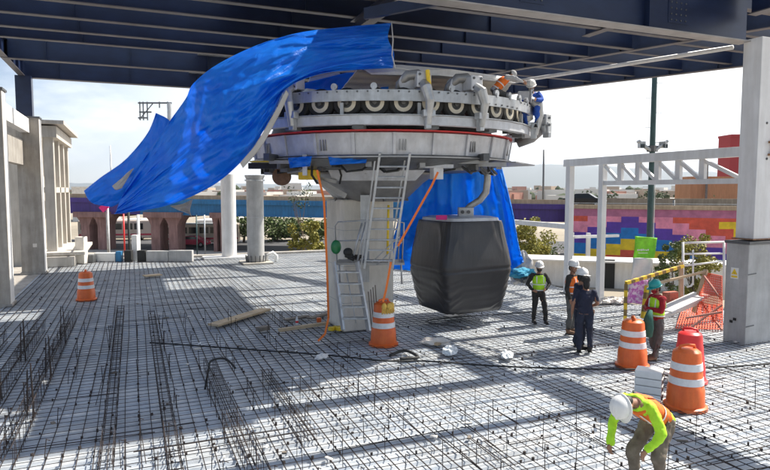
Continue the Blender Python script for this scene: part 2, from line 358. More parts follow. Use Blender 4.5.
# stirrup cages standing in rows on the deck
def cage(x0, ya, yb, label, h=.3, wd=.16, tall=(), rust=False):
    r = thing('stirrup_cage', label, 'rebar cage', (x0, ya, 0), 0, 'long stirrup cages running away over the deck')
    a = MB(); Ls = yb-ya
    for sx in (-wd/2, wd/2):
        for z in (.06, h): a.beam((sx, 0, z+rnd.uniform(-.01, .01)), (sx+rnd.uniform(-.03, .03), Ls, z+rnd.uniform(-.01, .01)), .010, .010)
    yy = .05
    while yy < Ls:
        hh = h+rnd.uniform(-.015, .03); t_ = rnd.uniform(-.04, .04)
        a.beam((-wd/2-.01, yy, .03), (-wd/2-.01+t_*.3, yy+t_, hh), .0062, .0062); a.beam((wd/2+.01, yy, .03), (wd/2+.01+t_*.3, yy+t_, hh), .0062, .0062)
        a.beam((-wd/2-.01, yy+t_, hh), (wd/2+.01, yy+t_, hh), .0062, .0062); yy += .17
    a.build('cage_bars', M['rebar'], r)
    for ty in tall:
        a = MB()
        for k in range(4): a.beam(((k % 2)*.09-.045, ty-ya+(k//2)*.09, .03), ((k % 2)*.05-.02, ty-ya+(k//2)*.05, rnd.uniform(.75, .95)), .014, .014)
        a.build('starter_bars', M['rebar'], r)
    return r
cage(-3.0, 9.0, 17, 'rebar cage nearest the left concrete columns with no tall starter bars', .34)
cage(-2.3, 8.6, 18, 'rebar cage in the left foreground with clusters of tall starter bars', .36, tall=(10.6, 12.3, 15.0))
cage(-1.65, 9.0, 19, 'rebar cage with three clusters of tall starter bars left of the long middle cages', .36, tall=(11.2, 13.5, 16.3))
cage(-.42, 8.3, 20, 'long rebar cage crossing the foreground shadow edge, left one of the middle pair', .24)
cage(.42, 7.4, 19, 'long rebar cage right of the middle pair, running in front of the grey drain spot', .22)
cage(1.35, 7.6, 12.8, 'short pale edged rebar cage ending under the arched black cable', .26)
cage(2.35, 8.4, 12.0, 'short low rebar cage half in sun, furthest right of the foreground cages', .16, .12)

# far hills
def hills(name, az0, az1, dist, hmax, seed, depth=2500, n=90, base=-3):
    b = MB(); rows = 7; vs = []
    for i in range(n+1):
        az = az0+(az1-az0)*i/n
        for j in range(rows):
            f = j/(rows-1); d = dist+depth*f; prof_ = math.sin(min(1, f*1.0)*math.pi/2)
            hh = hmax*(.72+.22*noise.fractal(Vector((az*7+seed, seed, 0)), 1, 2, 4)+.12*math.sin(az*9+seed))*prof_
            hh += 22*noise.noise(Vector((az*60, f*6, seed)))*prof_
            vs.append((math.sin(az)*d, math.cos(az)*d, base+max(0, hh)))
    fs = [(i*rows+j, (i+1)*rows+j, (i+1)*rows+j+1, i*rows+j+1) for i in range(n) for j in range(rows-1)]
    b.add(vs, fs); tag(b.build(name, M['hill'], smooth=True), kind='structure')
hills('hills', R_(28), R_(70), 6800, 430, 2.2)
hills('hills_west', R_(-22), R_(24), 8200, 150, 7.7)

# far city: one mass of tiny buildings
b = MB(); cm = [mat('far house white', (.62, .60, .56), .9), mat('far house tan', (.42, .33, .25), .9), mat('far house red', (.40, .20, .15), .9), mat('far tree tops', (.05, .07, .03), .95)]
for i in range(8000):
    az = rnd.uniform(R_(-24), R_(58)); d = rnd.uniform(300, 3600) if i % 2 else rnd.uniform(260, 1200)
    wv = rnd.uniform(5, 12); hv = rnd.uniform(3.5, 7)*(1+.6*(rnd.random() > .93)); k = rnd.choices((0, 1, 2, 3), (5, 3, 1, 4))[0]
    zb = -3; c = (math.sin(az)*d, math.cos(az)*d)
    if k < 3: b.box((c[0], c[1], zb+hv/2), (wv, rnd.uniform(6, 16), hv), rnd.random()*3, mi=k)
    else: b.ell((c[0], c[1], zb+hv*.45), (wv*.4, wv*.4, hv*.55), n=7, m=4, mi=3)
tag(b.build('distant_city', cm), 'hazy far city of small white and tan houses and trees below the hills', 'city', kind='stuff')

# ================================================================== ROOF
roof = thing('steel_roof', 'dark navy steel roof frame of parallel joists overhead', 'roof frame', (0, 0, 0))
def ibeam(a, b_, h, fw, name, tw=.014, tf=.025, stiff=None, lite=False):
    # a, b_ : bottom centre line
    a = Vector(a); b_ = Vector(b_); m = MB()
    m.beam(a+Z*tf/2, b_+Z*tf/2, fw, tf, mi=0); m.beam(a+Z*(h-tf/2), b_+Z*(h-tf/2), fw, tf, mi=0); m.beam(a+Z*h/2, b_+Z*h/2, tw, h-2*tf-.002, mi=0)
    d = (b_-a); Ls = d.length; d.normalize(); sdv = d.cross(Z).normalized()
    for f in range(len(m.f)):                      # whole bottom flange takes the paler colour: floor bounce, bare metal where lite
        pass
    if stiff:
        t_ = stiff*.5
        while t_ < Ls:
            c = a+d*t_+Z*h/2
            for s_ in (-1, 1): m.beam(c+sdv*s_*(tw/2+.001)-Z*(h/2-tf-.002), c+sdv*s_*(tw/2+.001)+Z*(h/2-tf-.002), .012, fw*.42, up=d) if False else m.box(c+sdv*s_*(fw*.23), (.014, fw*.42, h-2*tf-.004), mat3=Matrix((d, sdv, Z)).transposed())
            t_ += stiff
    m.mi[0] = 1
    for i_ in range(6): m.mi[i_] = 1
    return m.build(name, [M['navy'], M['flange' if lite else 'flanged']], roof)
zb = 8.7
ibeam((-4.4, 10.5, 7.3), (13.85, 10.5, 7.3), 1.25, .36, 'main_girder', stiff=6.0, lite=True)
def g2x(y): return 17.3-(y-15.1)*.4
for y in (12.0, 13.6, 15.1, 16.85, 18.4, 20.1, 21.8, 23.3):
    ibeam((-4.4, y, zb), (g2x(y)-.12, y, zb), .68, .22, 'joist', stiff=6)
ibeam((-4.4, 8.55, 8.6), (14.6, 8.55, 8.6), .6, .22, 'joist')
ibeam((-4.4, 27.0, zb), (g2x(27)-.12, 27.0, zb), 1.15, .3, 'main_girder', stiff=3)
ibeam((-4.4, 31.3, zb), (g2x(31.3)-.12, 31.3, zb), .95, .3, 'main_girder', stiff=3)
for x_ in (2.0, 7.6, 11.6):
    b = MB(); b.box((x_, 10.488, 7.93), (.6, .012, .8)); sp = b.build('splice_plate', M['navy'], roof)
    b = MB()
    for i in range(4):
        for j in range(6): b.lathe((x_-.22+i*.147, 10.48, 7.6+j*.13), [(.018, 0), (.018, .016)], 6, ax=(0, -1, 0))
    b.build('bolts', M['dgrey'], sp)
# diagonal trimmer and edge girder on the right side, with stubs between
ibeam((19.0, 10.8, zb-.02), (10.6, 31.9, zb-.02), .9, .25, 'edge_girder', stiff=2.0)
ibeam((25.3, 12.2, zb), (16.1, 31.6, zb), .95, .28, 'edge_girder', stiff=1.9)
for y in (12.4, 14.3, 16.0, 17.7, 19.4, 21.2, 23.0, 25.0, 27.2, 29.4):
    x0 = g2x(y)+.15; x1 = 22.8-(y-17.5)*.475-.16
    ibeam((x0, y, zb+.12), (x1, y, zb+.12), .55, .18, 'stub_joist')
# long light strut, big longitudinal girder over the bay, corner brace
m_ = MB(); m_.tube([(13.75, 10.75, 7.25), (11.7, 17.3, 7.32), (10.9, 20.6, 7.4)], .055, 10); m_.build('strut', M['paintw'], roof, True)
ibeam((6.2, 10.75, 8.35), (6.2, 17.2, 8.35), .34, .3, 'longitudinal_girder')
ibeam((13.75, 4, 7.9), (13.75, 10.3, 7.9), .95, .3, 'longitudinal_girder')
ibeam((13.6, 10.75, 8.66), (13.6, 15.9, 8.66), .75, .3, 'longitudinal_girder')
ibeam((-4.3, 10.8, 8.72), (-4.3, 31.1, 8.72), .7, .25, 'longitudinal_girder', stiff=1.2)
m_ = MB(); m_.beam((4.85, 12.8, 7.62), (6.5, 10.75, 7.7), .1, .24); m_.build('brace', M['navy'], roof)
# unseen sheets above the joists, added and cut to shape the shade below
b = MB(); yy = 10.15
while yy < 31.4:
    x0, x1 = 2.7, 10.6
    if 24.2 < yy < 27.4: x1 = 8.2
    if 20.5 < yy < 22: x0 = 4.4
    if 10.9 < yy < 13.6: x0 = 5.5
    if yy > 27.4: x1 = 9.4
    if yy < 12.4: x1 = 10.4-(12.4-yy)*.7
    b.box(((x0+x1)/2, yy+.4, 9.415), (x1-x0, .79, .03)); yy += .8
b.build('shade_sheets', M['galv'], roof)

# ------------------------------------------------------------------ right pillar
pr_ = thing('concrete_pillar', 'grey concrete pillar with a steel column on top and a small warning sign, at the right edge', 'pillar', (13.58, 9.97, 0))
b = MB(); b.box((.75, .3, 1.2), (1.5, .6, 2.5)); b.build('base', M['concg'], pr_, bev=.015)
b = MB(); b.box((.75, .3, 2.48), (1.56, .66, .07)); b.build('cap', M['dgrey'], pr_)
b = MB(); b.box((.72, .3, 4.95), (1.0, .48, 4.82)); b.build('steel_column', M['paintw'], pr_, bev=.01)
b = MB(); b.box((.72, .3, 2.56), (1.15, .56, .03)); 
b.build('base_plate', mat('rusty plate', (.30, .17, .10), .85, .2, .4, 14), pr_)
b = MB(); b.box((-.012, .34, 1.72), (.012, .2, .27)); sg = b.build('warning_sign', M['whitep'], pr_)
b = MB(); b.box((-.02, .34, 1.635), (.006, .16, .045)); b.add([(-.021, .42, 1.69), (-.021, .26, 1.69), (-.021, .34, 1.83), (-.027, .42, 1.69), (-.027, .26, 1.69), (-.027, .34, 1.83)], [(0, 1, 2), (3, 5, 4), (0, 3, 4, 1), (1, 4, 5, 2), (2, 5, 3, 0)])
b.build('yellow_mark', M['yellow'], sg)
b = MB(); b.add([(-.029, .355, 1.75), (-.029, .33, 1.735), (-.029, .345, 1.735), (-.029, .325, 1.70), (-.029, .35, 1.72), (-.029, .335, 1.72), (-.031, .355, 1.75)], [(0, 1, 2), (2, 3, 4)]); b.build('lightning_bolt', M['black'], sg)
b = MB(); b.lathe((.01, .34, .98), [(.05, -.02), (.05, .0)], 16, ax=(-1, 0, 0)); b.build('conduit_hole', M['black'], pr_)
b = MB()
for dy, dz in ((-.045, .035), (.045, -.035)): b.box((-.008, .34+dy, .55+dz), (.01, .08, .065), 0)
b.build('target_mark', M['black'], pr_)
for z in (1.72, .45):
    b = MB(); b.beam((.0, -.006, z), (.28, -.006, z+.02), .01, .02); b.build('joint_line', M['dgrey'], pr_)
for z in (4.75,):
    b = MB(); b.box((.75, .02, z), (.05, .1, .34)); b.box((.68, .02, z+.15), (.2, .1, .05)); b.box((.68, .02, z-.15), (.2, .1, .05)); b.build('bracket', mat('rusty bracket', (.28, .15, .08), .9, .2, .4, 14), pr_)
for x_, z in ((.5, 5.35), (1.0, 5.35), (.55, 4.5)):
    b = MB(); b.lathe((x_, .062, z), [(.03, 0), (.03, .015), (.01, .03)], 10, ax=(0, -1, 0)); b.build('bolt', M['dgrey'], pr_)

# ------------------------------------------------------------------ left concrete columns and beams
for i, (y, lb) in enumerate(((23.1, 'nearest wide concrete column at the left edge, stained at its foot'), (31.4, 'second concrete column from the left edge, with a dark steel post standing on it'))):
    c = thing('concrete_column', lb, 'column', (-4.15, y-.35, 0), 0, 'concrete columns along the left edge')
    b = MB(); b.box((0, 0, 3.45), (.9, .7, 6.9)); b.build('shaft', M['conc'], c, bev=.012)
    b = MB(); b.box((0, 0, 6.93), (.98, .78, .07)); b.build('cap', M['dgrey'], c)
    b = MB(); b.box((.452, 0, 3.45), (.008, .66, 6.86)); b.build('painted_sunlit_side', M['white'], c)  # white panel on the sunward face, sunlight put into its colour
    b = MB(); b.box((0, 0, .05), (1.0, .8, .1)); b.build('foot', M['conc'], c)
    if i: b = MB(); b.box((.1, -.357, 1.3), (.16, .012, .16)); b.build('small_sign', M['beige'], c)
    b = MB(); b.box((-.1, 0, 7.85), (.62, .5, 1.75)); b.build('steel_post', M['navy'], c)
b = MB(); b.box((-4.25, 27.0, 6.55), (.35, 7.4, .6)); tag(b.build('concrete_beam', M['white']), 'white beam joining the tops of the two left concrete columns', 'beam')
b = MB(); b.box((-4.5, 27.0, 5.4), (.3, 7.4, 1.1)); tag(b.build('cladding_panel', M['conc']), 'long grey panel hung under the white beam between the left columns', 'panel')
# white building further along
wb = thing('white_building', 'small white building with a thin projecting canopy behind the left columns', 'building', (-4.0, 36.5, 0))
b = MB(); b.box((-2.3, 1.6, 3.5), (3.2, 7.6, 7.0)); b.box((-.55, -2.6, 6.6), (.8, .3, .9)); b.build('wall', M['bldw'], wb)
for y in (-2.2, 0.2, 2.6, 5.0):
    b = MB(); b.box((.25, y, 3.4), (.45, .42, 6.8)); b.build('pilaster', M['bldw'], wb, bev=.02)
b = MB(); b.box((.0, 1.5, 7.05), (2.0, 8.6, .18)); b.box((.0, 1.5, 6.6), (1.3, 8.2, .55)); b.build('canopy', M['bldw'], wb)
b = MB(); b.box((.2, 1.5, 3.75), (.55, 7.2, .28)); b.build('mid_beam', M['bldw'], wb)
b = MB(); b.box((.5, 0, .25), (1.6, 6.5, .5)); b.box((.8, 0, .62), (1.9, 6.2, .16)); b.build('bench_ledge', M['bldw'], wb, bev=.02)
for y in (-1, 1.4, 3.8):
    b = MB(); b.box((-.68, y, 2.0), (.06, 1.6, 3.2)); b.build('shutter', M['conc'], wb)

# ================================================================== ROPEWAY STATION
MC = Vector((6.35, 15.5, 0)); fa = math.atan2(-.923, -.384)   # direction from ring centre to the viewer's side
def pol(r, deg, z):                                          # deg: 0 faces the camera, + to the right
    a = fa+R_(deg); return Vector((r*math.cos(a), r*math.sin(a), z))
st = thing('ropeway_station', 'big round ropeway drive station on one concrete column, half covered by the blue tarp', 'ropeway station', MC)
# column (local coords)
cc = Vector((5.75, 15.65, 0))-MC
b = MB(); b.box(cc+Vector((0, 0, 1.75)), (1.45, 1.45, 3.5))
col_o = b.build('column', M['column'], st, bev=.05)
for z in (.78, 1.75, 2.7):
    b = MB(); b.box(cc+Vector((0, 0, z)), (1.456, 1.456, .012)); b.build('formwork_joint', M['concg'], col_o)
# conical hub under the drum
b = MB(); b.lathe((-.3, .05, 0), [(.86, 3.45), (1.0, 3.52), (1.45, 3.95), (1.75, 4.15), (1.75, 4.2), (.3, 4.21)], 28); b.build('hub', M['grey'], st, auto=True)
for k in range(12):
    a = k*math.pi/6; b = MB(); b.box((-.3+1.0*math.cos(a), .05+1.0*math.sin(a), 3.49), (.07, .07, .07), a); b.build('bolt', M['dgrey'], st)
# box girder below the drum
b = MB(); rz = -YAW
def lb(c, d, r=0): # camera-aligned box
    b.box(c, d, -YAW+r)
cdir = Vector((math.cos(YAW), -math.sin(YAW), 0)); fdir = Vector((-math.sin(YAW), -math.cos(YAW), 0))
def cl(u, v, z): return cdir*u+fdir*v+Z*z      # u right, v toward the camera
x0, x1 = -1.25, 1.05
b.add([cl(-1.2, 1.7, 3.98), cl(.85, 1.7, 3.98), cl(.85, -1.5, 3.98), cl(-1.2, -1.5, 3.98), cl(-1.35, 1.95, 4.36), cl(1.2, 1.95, 4.36), cl(1.2, -1.6, 4.36), cl(-1.35, -1.6, 4.36)],
      [(3, 2, 1, 0), (4, 5, 6, 7), (0, 1, 5, 4), (1, 2, 6, 5), (2, 3, 7, 6), (3, 0, 4, 7)])
b.build('box_girder', M['station'], st, bev=.012)
# underside frame: arms, cable trays, motor bits
for i, (u0, u1, v, z, w_, h_, mm) in enumerate(((-3.1, 2.9, 1.3, 4.47, .22, .12, 'dgrey'), (-3.0, 2.8, -.6, 4.45, .3, .16, 'dgrey'), (-3.2, -.9, 2.0, 4.33, .16, .14, 'black'), (.9, 3.0, 2.1, 4.36, .12, .1, 'grey'), (-2.6, 2.5, 2.55, 4.40, .1, .08, 'grey'), (-3.1, -1.2, .6, 4.2, .14, .1, 'grey'))):
    b = MB(); b.beam(cl(u0, v, z), cl(u1, v, z), w_, h_); b.build('cross_member', M[mm], st)
for u0 in (-2.6, -1.5, -.2, 1.3, 2.4):
    b = MB(); b.beam(cl(u0, 2.9, 4.5), cl(u0*.6, -2.9, 4.5), .14, .16); b.build('radial_arm', M['dgrey'], st)
b = MB(); b.beam(cl(-3.15, 2.12, 4.43), cl(-1.0, 2.12, 4.43), .05, .03); b.build('yellow_edge', M['yellow'], st)
b = MB(); b.box(cl(-1.75, 1.9, 4.12), (.5, .35, .24), -YAW); b.build('motor_box', M['yellow'], st, bev=.02)
b = MB(); b.lathe(cl(-2.45, 1.75, 4.08), [(.05, -.12), (.22, -.11), (.22, -.05), (.15, -.03), (.15, .03), (.22, .05), (.22, .11), (.05, .12)], 20, ax=fdir); b.build('deflection_pulley', M['boot'], st, auto=True)
b = MB(); b.beam(cl(-2.3, 1.7, 4.2), cl(-1.1, 1.7, 3.95), .2, .08); b.beam(cl(-1.5, 1.9, 3.95), cl(-.9, 1.6, 3.6), .12, .12); b.build('support_bracket', M['grey'], st)
for k, (u, v) in enumerate(((-1.05, 1.75), (-.98, 1.95), (.75, 2.0), (1.25, 2.3), (-.2, 2.3), (-.8, 2.4), (.3, 2.5), (1.9, 2.2))):
    b = MB(); b.box(cl(u, v, 4.4), (rnd.uniform(.12, .3), .2, rnd.uniform(.1, .2)), -YAW); b.build('junction_box', M['dgrey' if k % 2 else 'grey'], st)
b = MB(); b.tube([cl(-1.6, 2.5, 4.5), cl(-1.62, 2.5, 4.1), cl(-1.5, 2.4, 3.9)], .03, 6); b.tube([cl(-1.05, 2.3, 4.45), cl(-.95, 2.2, 4.1), cl(-1.0, 2.1, 3.9)], .025, 6)
b.tube([cl(1.1, 2.3, 4.45), cl(1.5, 2.1, 4.2), cl(2.4, 1.9, 4.38)], .025, 6); b.build('cable_loop', M['black'], st, True)
b = MB(); b.beam(cl(1.3, 2.5, 4.5), cl(1.3, 2.5, 4.0), .2, .25); b.box(cl(1.3, 2.5, 4.3), (.75, .4, .08), -YAW); b.build('hanger_post', M['station'], st)
b = MB(); b.beam(cl(-1.72, 2.95, 4.55), cl(-1.72, 2.95, 4.08), .1, .1, up=cdir); b.build('hanger_post', M['station'], st)
# drum ring
b = MB(); N = 72
prof = [(3.32, 4.5), (3.38, 4.53), (3.46, 5.0), (3.40, 5.03), (2.9, 5.03), (2.9, 4.5)]
rings = [[pol(r, 360*k/N, z) for r, z in prof] for k in range(N)]
b.loft(rings, close=True); drum = b.build('drum', M['station'], st, auto=True)
b = MB(); rings = [[pol(r, 360*k/N, z) for r, z in ((3.50, 5.032), (3.51, 5.062), (3.3, 5.065), (3.3, 5.032))] for k in range(N)]; b.loft(rings, close=True); b.build('red_rail', M['red'], st, auto=True)
b = MB(); rings = [[pol(r, 360*k/N, z) for r, z in ((3.50, 4.46), (3.50, 4.495), (2.4, 4.495), (2.4, 4.46))] for k in range(N)]; b.loft(rings, close=True); b.build('bottom_flange', M['grey'], st, auto=True)
b = MB(); b.lathe((0, 0, 0), [(3.3, 4.56), (3.3, 4.6)], 48); b.build('drum_floor', M['dgrey'], st)
for k in range(-85, 96, 15):
    b = MB(); b.add([pol(3.385, k-.55, 4.53), pol(3.385, k+.55, 4.53), pol(3.47, k+.55, 5.0), pol(3.47, k-.55, 5.0), pol(3.43, k-.55, 4.53), pol(3.43, k+.55, 4.53), pol(3.51, k+.55, 5.0), pol(3.51, k-.55, 5.0)],
        [(0, 1, 2, 3), (7, 6, 5, 4), (0, 4, 5, 1), (1, 5, 6, 2), (2, 6, 7, 3), (3, 7, 4, 0)]); b.build('drum_rib', M['station'], drum)
    if k % 2:
        for s_ in (2.0, 3.2, 4.2):
            b = MB(); b.box(pol(3.425, k+s_, 4.74), (.022, .05, .24), fa+R_(k+90)); b.build('vent_slot', M['grey'], drum)
b = MB(); b.lathe((0, 0, 0), [(3.45, 4.45), (2.95, 4.3), (2.6, 4.24), (1.0, 4.22)], 60); b.build('lower_skirt', M['dgrey'], st, auto=True)
for i in range(40):
    k = rnd.uniform(-80, 95); r_ = rnd.uniform(2.6, 3.25); b = MB()
    if i % 3: b.box(pol(r_, k, rnd.uniform(4.22, 4.36)), (rnd.uniform(.08, .4), rnd.uniform(.08, .3), rnd.uniform(.06, .16)), fa+R_(k))
    else: b.tube([pol(r_, k, 4.3), pol(r_+.1, k+3, 4.16), pol(r_, k+9, 4.2), pol(r_-.1, k+12, 4.33)], .028, 6)
    b.build('cable' if i % 3 == 0 else 'bracket', M[rnd.choice(['dgrey', 'black', 'grey', 'galv', 'dgrey'])], st)
# right hand flare plate
b = MB(); b.add([pol(2.5, 60, 4.44), pol(3.75, 62, 4.42), pol(4.15, 86, 4.40), pol(3.7, 110, 4.42), pol(2.4, 112, 4.44)]+[pol(2.5, 60, 4.47), pol(3.75, 62, 4.45), pol(4.15, 86, 4.43), pol(3.7, 110, 4.45), pol(2.4, 112, 4.47)],
    [(4, 3, 2, 1, 0), (5, 6, 7, 8, 9)]+[(i, (i+1) % 5, (i+1) % 5+5, i+5) for i in range(5)]); b.build('flare_plate', M['grey'], st)
# lower guide ring (box section) and upper perforated ring beam
def arc(name, prof, a0, a1, step, m, parent=st):
    b = MB(); n_ = int((a1-a0)/step); b.loft([[pol(r, a0+(a1-a0)*k/n_, z) for r, z in prof] for k in range(n_+1)]); return b.build(name, m, parent)
arc('guide_ring', [(3.98, 5.12), (3.98, 5.31), (3.78, 5.31), (3.78, 5.12)], -70, 112, 9, M['station'])
arc('guide_lip', [(4.03, 5.315), (4.03, 5.33), (3.7, 5.33), (3.7, 5.315)], -70, 112, 9, M['galv'])
ub = arc('ring_beam', [(4.04, 5.60), (4.04, 5.83), (3.99, 5.83), (3.99, 5.60)], -58, 108, 9.2, M['galv'])
arc('ring_beam', [(3.45, 5.60), (3.45, 5.83), (3.40, 5.83), (3.40, 5.60)], -58, 108, 9.2, M['galv'])
k = -56
while k < 107:
    b = MB(); hh = 5.79 if int(k*2) % 3 else 5.64; b.lathe(pol(4.04, k, hh), [(.02, 0), (.02, .012)], 8, ax=pol(1, k, 0)); b.build('bolt', M['dgrey'], ub); k += 3.07
for k in range(-60, 112, 24):
    b = MB(); b.beam(pol(3.9, k, 5.33), pol(3.9, k, 5.58), .07, .07, up=pol(1, k, 0)); b.build('spacer', M['galv'], st)
    b = MB(); b.box(pol(3.75, k+5, 5.10), (.25, .25, .1), fa+R_(k)); b.build('guide_bracket', M['dgrey'], st)
# tyres
def tyre(deg):
    c = pol(3.73, deg, 5.60); ax = pol(1, deg, 0)
    b = MB(); b.lathe(c, [(.16, -.085), (.285, -.085), (.315, -.05), (.315, .05), (.285, .085), (.16, .085)], 24, ax=ax); t_ = b.build('drive_tyre', M['black'], st, auto=True)
    b = MB(); b.lathe(c, [(.02, -.09), (.2, -.09), (.2, .088), (.18, .098), (.02, .1)], 24, ax=ax); rm_ = b.build('rim', M['rim'], t_, auto=True)
    b = MB(); b.lathe(c, [(.05, .1), (.05, .125), (.02, .13)], 12, ax=ax); b.lathe(c, [(.12, .1), (.118, .104), (.105, .104), (.1, .1)], 20, ax=ax); b.build('hub', M['dgrey'], rm_, auto=True)
a_ = -38.0
while a_ < 106: tyre(a_); a_ += 9.05
arc('belt_pulleys', [(3.36, 5.45), (3.36, 5.7), (3.1, 5.7), (3.1, 5.45)], -58, 108, 8, M['dgrey'])
# grip assemblies
def grip(k, big=True):
    e = Vector(pol(1, k, 0)).normalized(); tn = Z.cross(e)
    b = MB(); r3 = Matrix((tn, e, Z)).transposed()
    b.box(pol(3.85, k, 6.05), (.26, .3, .28), mat3=r3); b.box(pol(4.03, k, 6.05), (.31, .04, .33), mat3=r3)
    gp = b.build('grip_arm', M['station'], st, bev=.02)
    for sx in (-.1, .1):
        for sz in (-.1, .1):
            b = MB(); b.lathe(pol(4.05, k, 6.05+sz)+tn*sx, [(.028, 0), (.028, .02)], 8, ax=e); b.build('bolt', M['dgrey'], gp)
    b = MB(); b.tube([pol(3.95, k, 6.0), pol(4.2, k, 5.85), pol(4.22, k+1, 5.6), pol(4.16, k+1, 5.3), pol(4.12, k+1, 5.12)], [.1, .12, .1, .075, .07], 10)
    b.box(pol(4.12, k+1, 5.34), (.26, .18, .14), mat3=r3); b.box(pol(4.08, k+1, 5.2), (.12, .14, .34), mat3=r3); b.build('clamp_leg', M['galv'], gp, bev=.01)
    if big:
        b = MB(); pts = [pol(3.5, k-7, 5.75), pol(3.6, k-6.4, 6.0), pol(3.7, k-4, 6.18), pol(3.75, k-1, 6.2), pol(3.8, k+2, 6.08)]
        b.tube(pts, [.09, .1, .11, .11, .09], 12); b.build('curved_casting', M['grey'], gp, True)
        b = MB(); b.lathe(pol(3.62, k-4, 6.02), [(.05, -.1), (.2, -.08), (.2, .08), (.05, .1)], 18, ax=e); b.build('sheave', M['station'], gp, auto=True)
grip(-28.5, False); grip(13); grip(31); 
grip(68, False)
for k in (-14, -2, 22, 40, 47, 54, 61):
    e = Vector(pol(1, k, 0)).normalized(); b = MB(); b.lathe(pol(4.0, k, 5.9), [(.07, -.03), (.07, .03)], 14, ax=e); b.box(pol(4.0, k, 5.85), (.1, .06, .1), fa+R_(k)); b.build('lug', M['galv'], st)
b = MB(); b.lathe((0, 0, 0), [(2.9, 5.1), (3.0, 5.15), (2.9, 5.4), (2.4, 5.75), (1.2, 5.8), (.4, 5.8)], 40); b.build('inner_housing', M['dgrey'], st, auto=True)
for i in range(34):                                  # hoses, boxes and pipes between the wheels and the cover
    k = rnd.uniform(-35, 100); r_ = rnd.uniform(2.9, 3.3); z = rnd.uniform(5.78, 5.9 if k < 35 else 6.1)
    b = MB()
    if i % 2: b.box(pol(r_, k, z), (rnd.uniform(.1, .35), rnd.uniform(.1, .3), rnd.uniform(.1, .3)), rnd.random()*3)
    else: b.tube([pol(r_, k, 5.8), pol(r_+.1, k+3, z), pol(r_, k+8, z+.05), pol(r_-.1, k+12, 5.8)], .035, 6)
    b.build('control_box' if i % 2 else 'hose', M[rnd.choice(['grey', 'dgrey', 'galv', 'station'])], st, i % 2 == 0)
# roof cover, ribbed beige sheets with pale fascia
def mc(p): return p-MC
def sheet(q, nribs, name, m, th=.03, rib=.035):
    a, b_, c, d = [mc(p) for p in q]      # a-b front edge left->right, d-c back edge left->right
    mm = MB(); nn = ((b_-a).cross(d-a)).normalized(); rows = []
    cols = nribs*4; lst = []
    for i in range(cols+1):
        f = i/cols; off = rib if (i % 4) in (1, 2) else 0
        p0 = a.lerp(d, f)+nn*off; p1 = b_.lerp(c, f)+nn*off; lst.append((p0, p1))
    vs = []; 
    for p0, p1 in lst: vs += [p0, p1, p0+Z*th, p1+Z*th]
    fs = []
    for i in range(cols):
        k = i*4; fs += [(k, k+4, k+5, k+1), (k+2, k+3, k+7, k+6), (k, k+2, k+6, k+4), (k+1, k+5, k+7, k+3)]
    mm.add(vs, fs); return mm.build(name, m, st)
A, B_, C_, D_ = D(357, 71, 13.6), D(513, 82, 15.4), D(500, 101, 16.2), D(333, 101, 14.4)
sheet([A, B_, C_, D_], 5, 'cover_sheet', M['beige'], rib=.012)
b = MB(); q = [D(359, 66, 13.5), D(371, 74.5, 13.4), D(440, 75.5, 13.7), D(515, 83, 15.4), D(517, 80, 15.5), D(452, 71, 14.4), D(400, 66.5, 14.0)]
q = [mc(p) for p in q]; b.add(q+[p+Z*.04 for p in q], [tuple(reversed(range(7))), tuple(range(7, 14))]+[(i, (i+1) % 7, (i+1) % 7+7, i+7) for i in range(7)]); b.build('cover_fascia', M['paintw'], st)
b = MB(); b.tube([mc(D(330, 70.5, 13.7)), mc(D(362, 70, 13.7))], .05, 8); b.build('cover_pipe', M['paintw'], st, True)
sheet([D(312, 76, 14.2), D(338, 68, 14.2), D(346, 97, 14.6), D(300, 97, 14.6)], 3, 'side_cover_sheet', M['beige'])
for u in (-.2, 1.1, 2.2):
    b = MB(); b.beam(cl(u, 2.4, 5.9), cl(u, 2.1, 6.35), .06, .06); b.build('cover_strut', M['galv'], st)
# arm and tube hanging out at the right end
b = MB(); e1 = [mc(D(518, 143, 16.4)), mc(D(532, 138, 16.2)), mc(D(542, 130, 16.1)), mc(D(545, 118, 16.0))]
b.tube(e1, [.13, .13, .11, .1], 12); b.build('bent_pipe', M['grey'], st, True)
b = MB(); b.tube([mc(D(530, 112, 16.2)), mc(D(538, 105, 16.0)), mc(D(541, 118, 15.9)), mc(D(546, 132, 15.9))], [.1, .13, .1, .09], 8); b.box(mc(D(545, 120, 15.9)), (.28, .22, .28), .4); b.box(mc(D(547, 128, 15.9)), (.2, .18, .3), .4); b.box(mc(D(547, 135, 15.9)), (.12, .2, .14), .2); b.box(mc(D(536, 104, 16.0)), (.2, .2, .24), .3); gp = b.build('end_grip', M['galv'], st, bev=.02)
for dx in (-3, 3):
    for dy in (-4, 3): 
        b = MB(); b.lathe(mc(D(546+dx, 122+dy, 15.68)), [(.035, 0), (.035, .03)], 8, ax=fdir); b.build('bolt', M['dgrey'], gp)
b = MB(); b.beam(mc(D(505, 128, 15.6)), mc(D(536, 128, 16.0)), .25, .28); b.build('ring_end', M['galv'], st)
# yellow sling on the wheels
b = MB(); b.tube([mc(D(427.5, 70, 12.55)), mc(D(428.5, 80, 12.55)), mc(D(430, 92, 12.6))], .045, 6); tag(b.build('sling', M['yellow'], st), 'short bright yellow lifting sling')
# H post between hub and platform
b = MB(); b.beam(cl(-.42, 1.35, 3.62), cl(-.42, 1.35, 1.4), .22, .03, up=fdir); b.beam(cl(-.52, 1.25, 3.62), cl(-.52, 1.25, 1.4), .02, .22, up=fdir); b.beam(cl(-.32, 1.25, 3.62), cl(-.32, 1.25, 1.4), .02, .22, up=fdir)
b.build('steel_post', M['galv'], st)

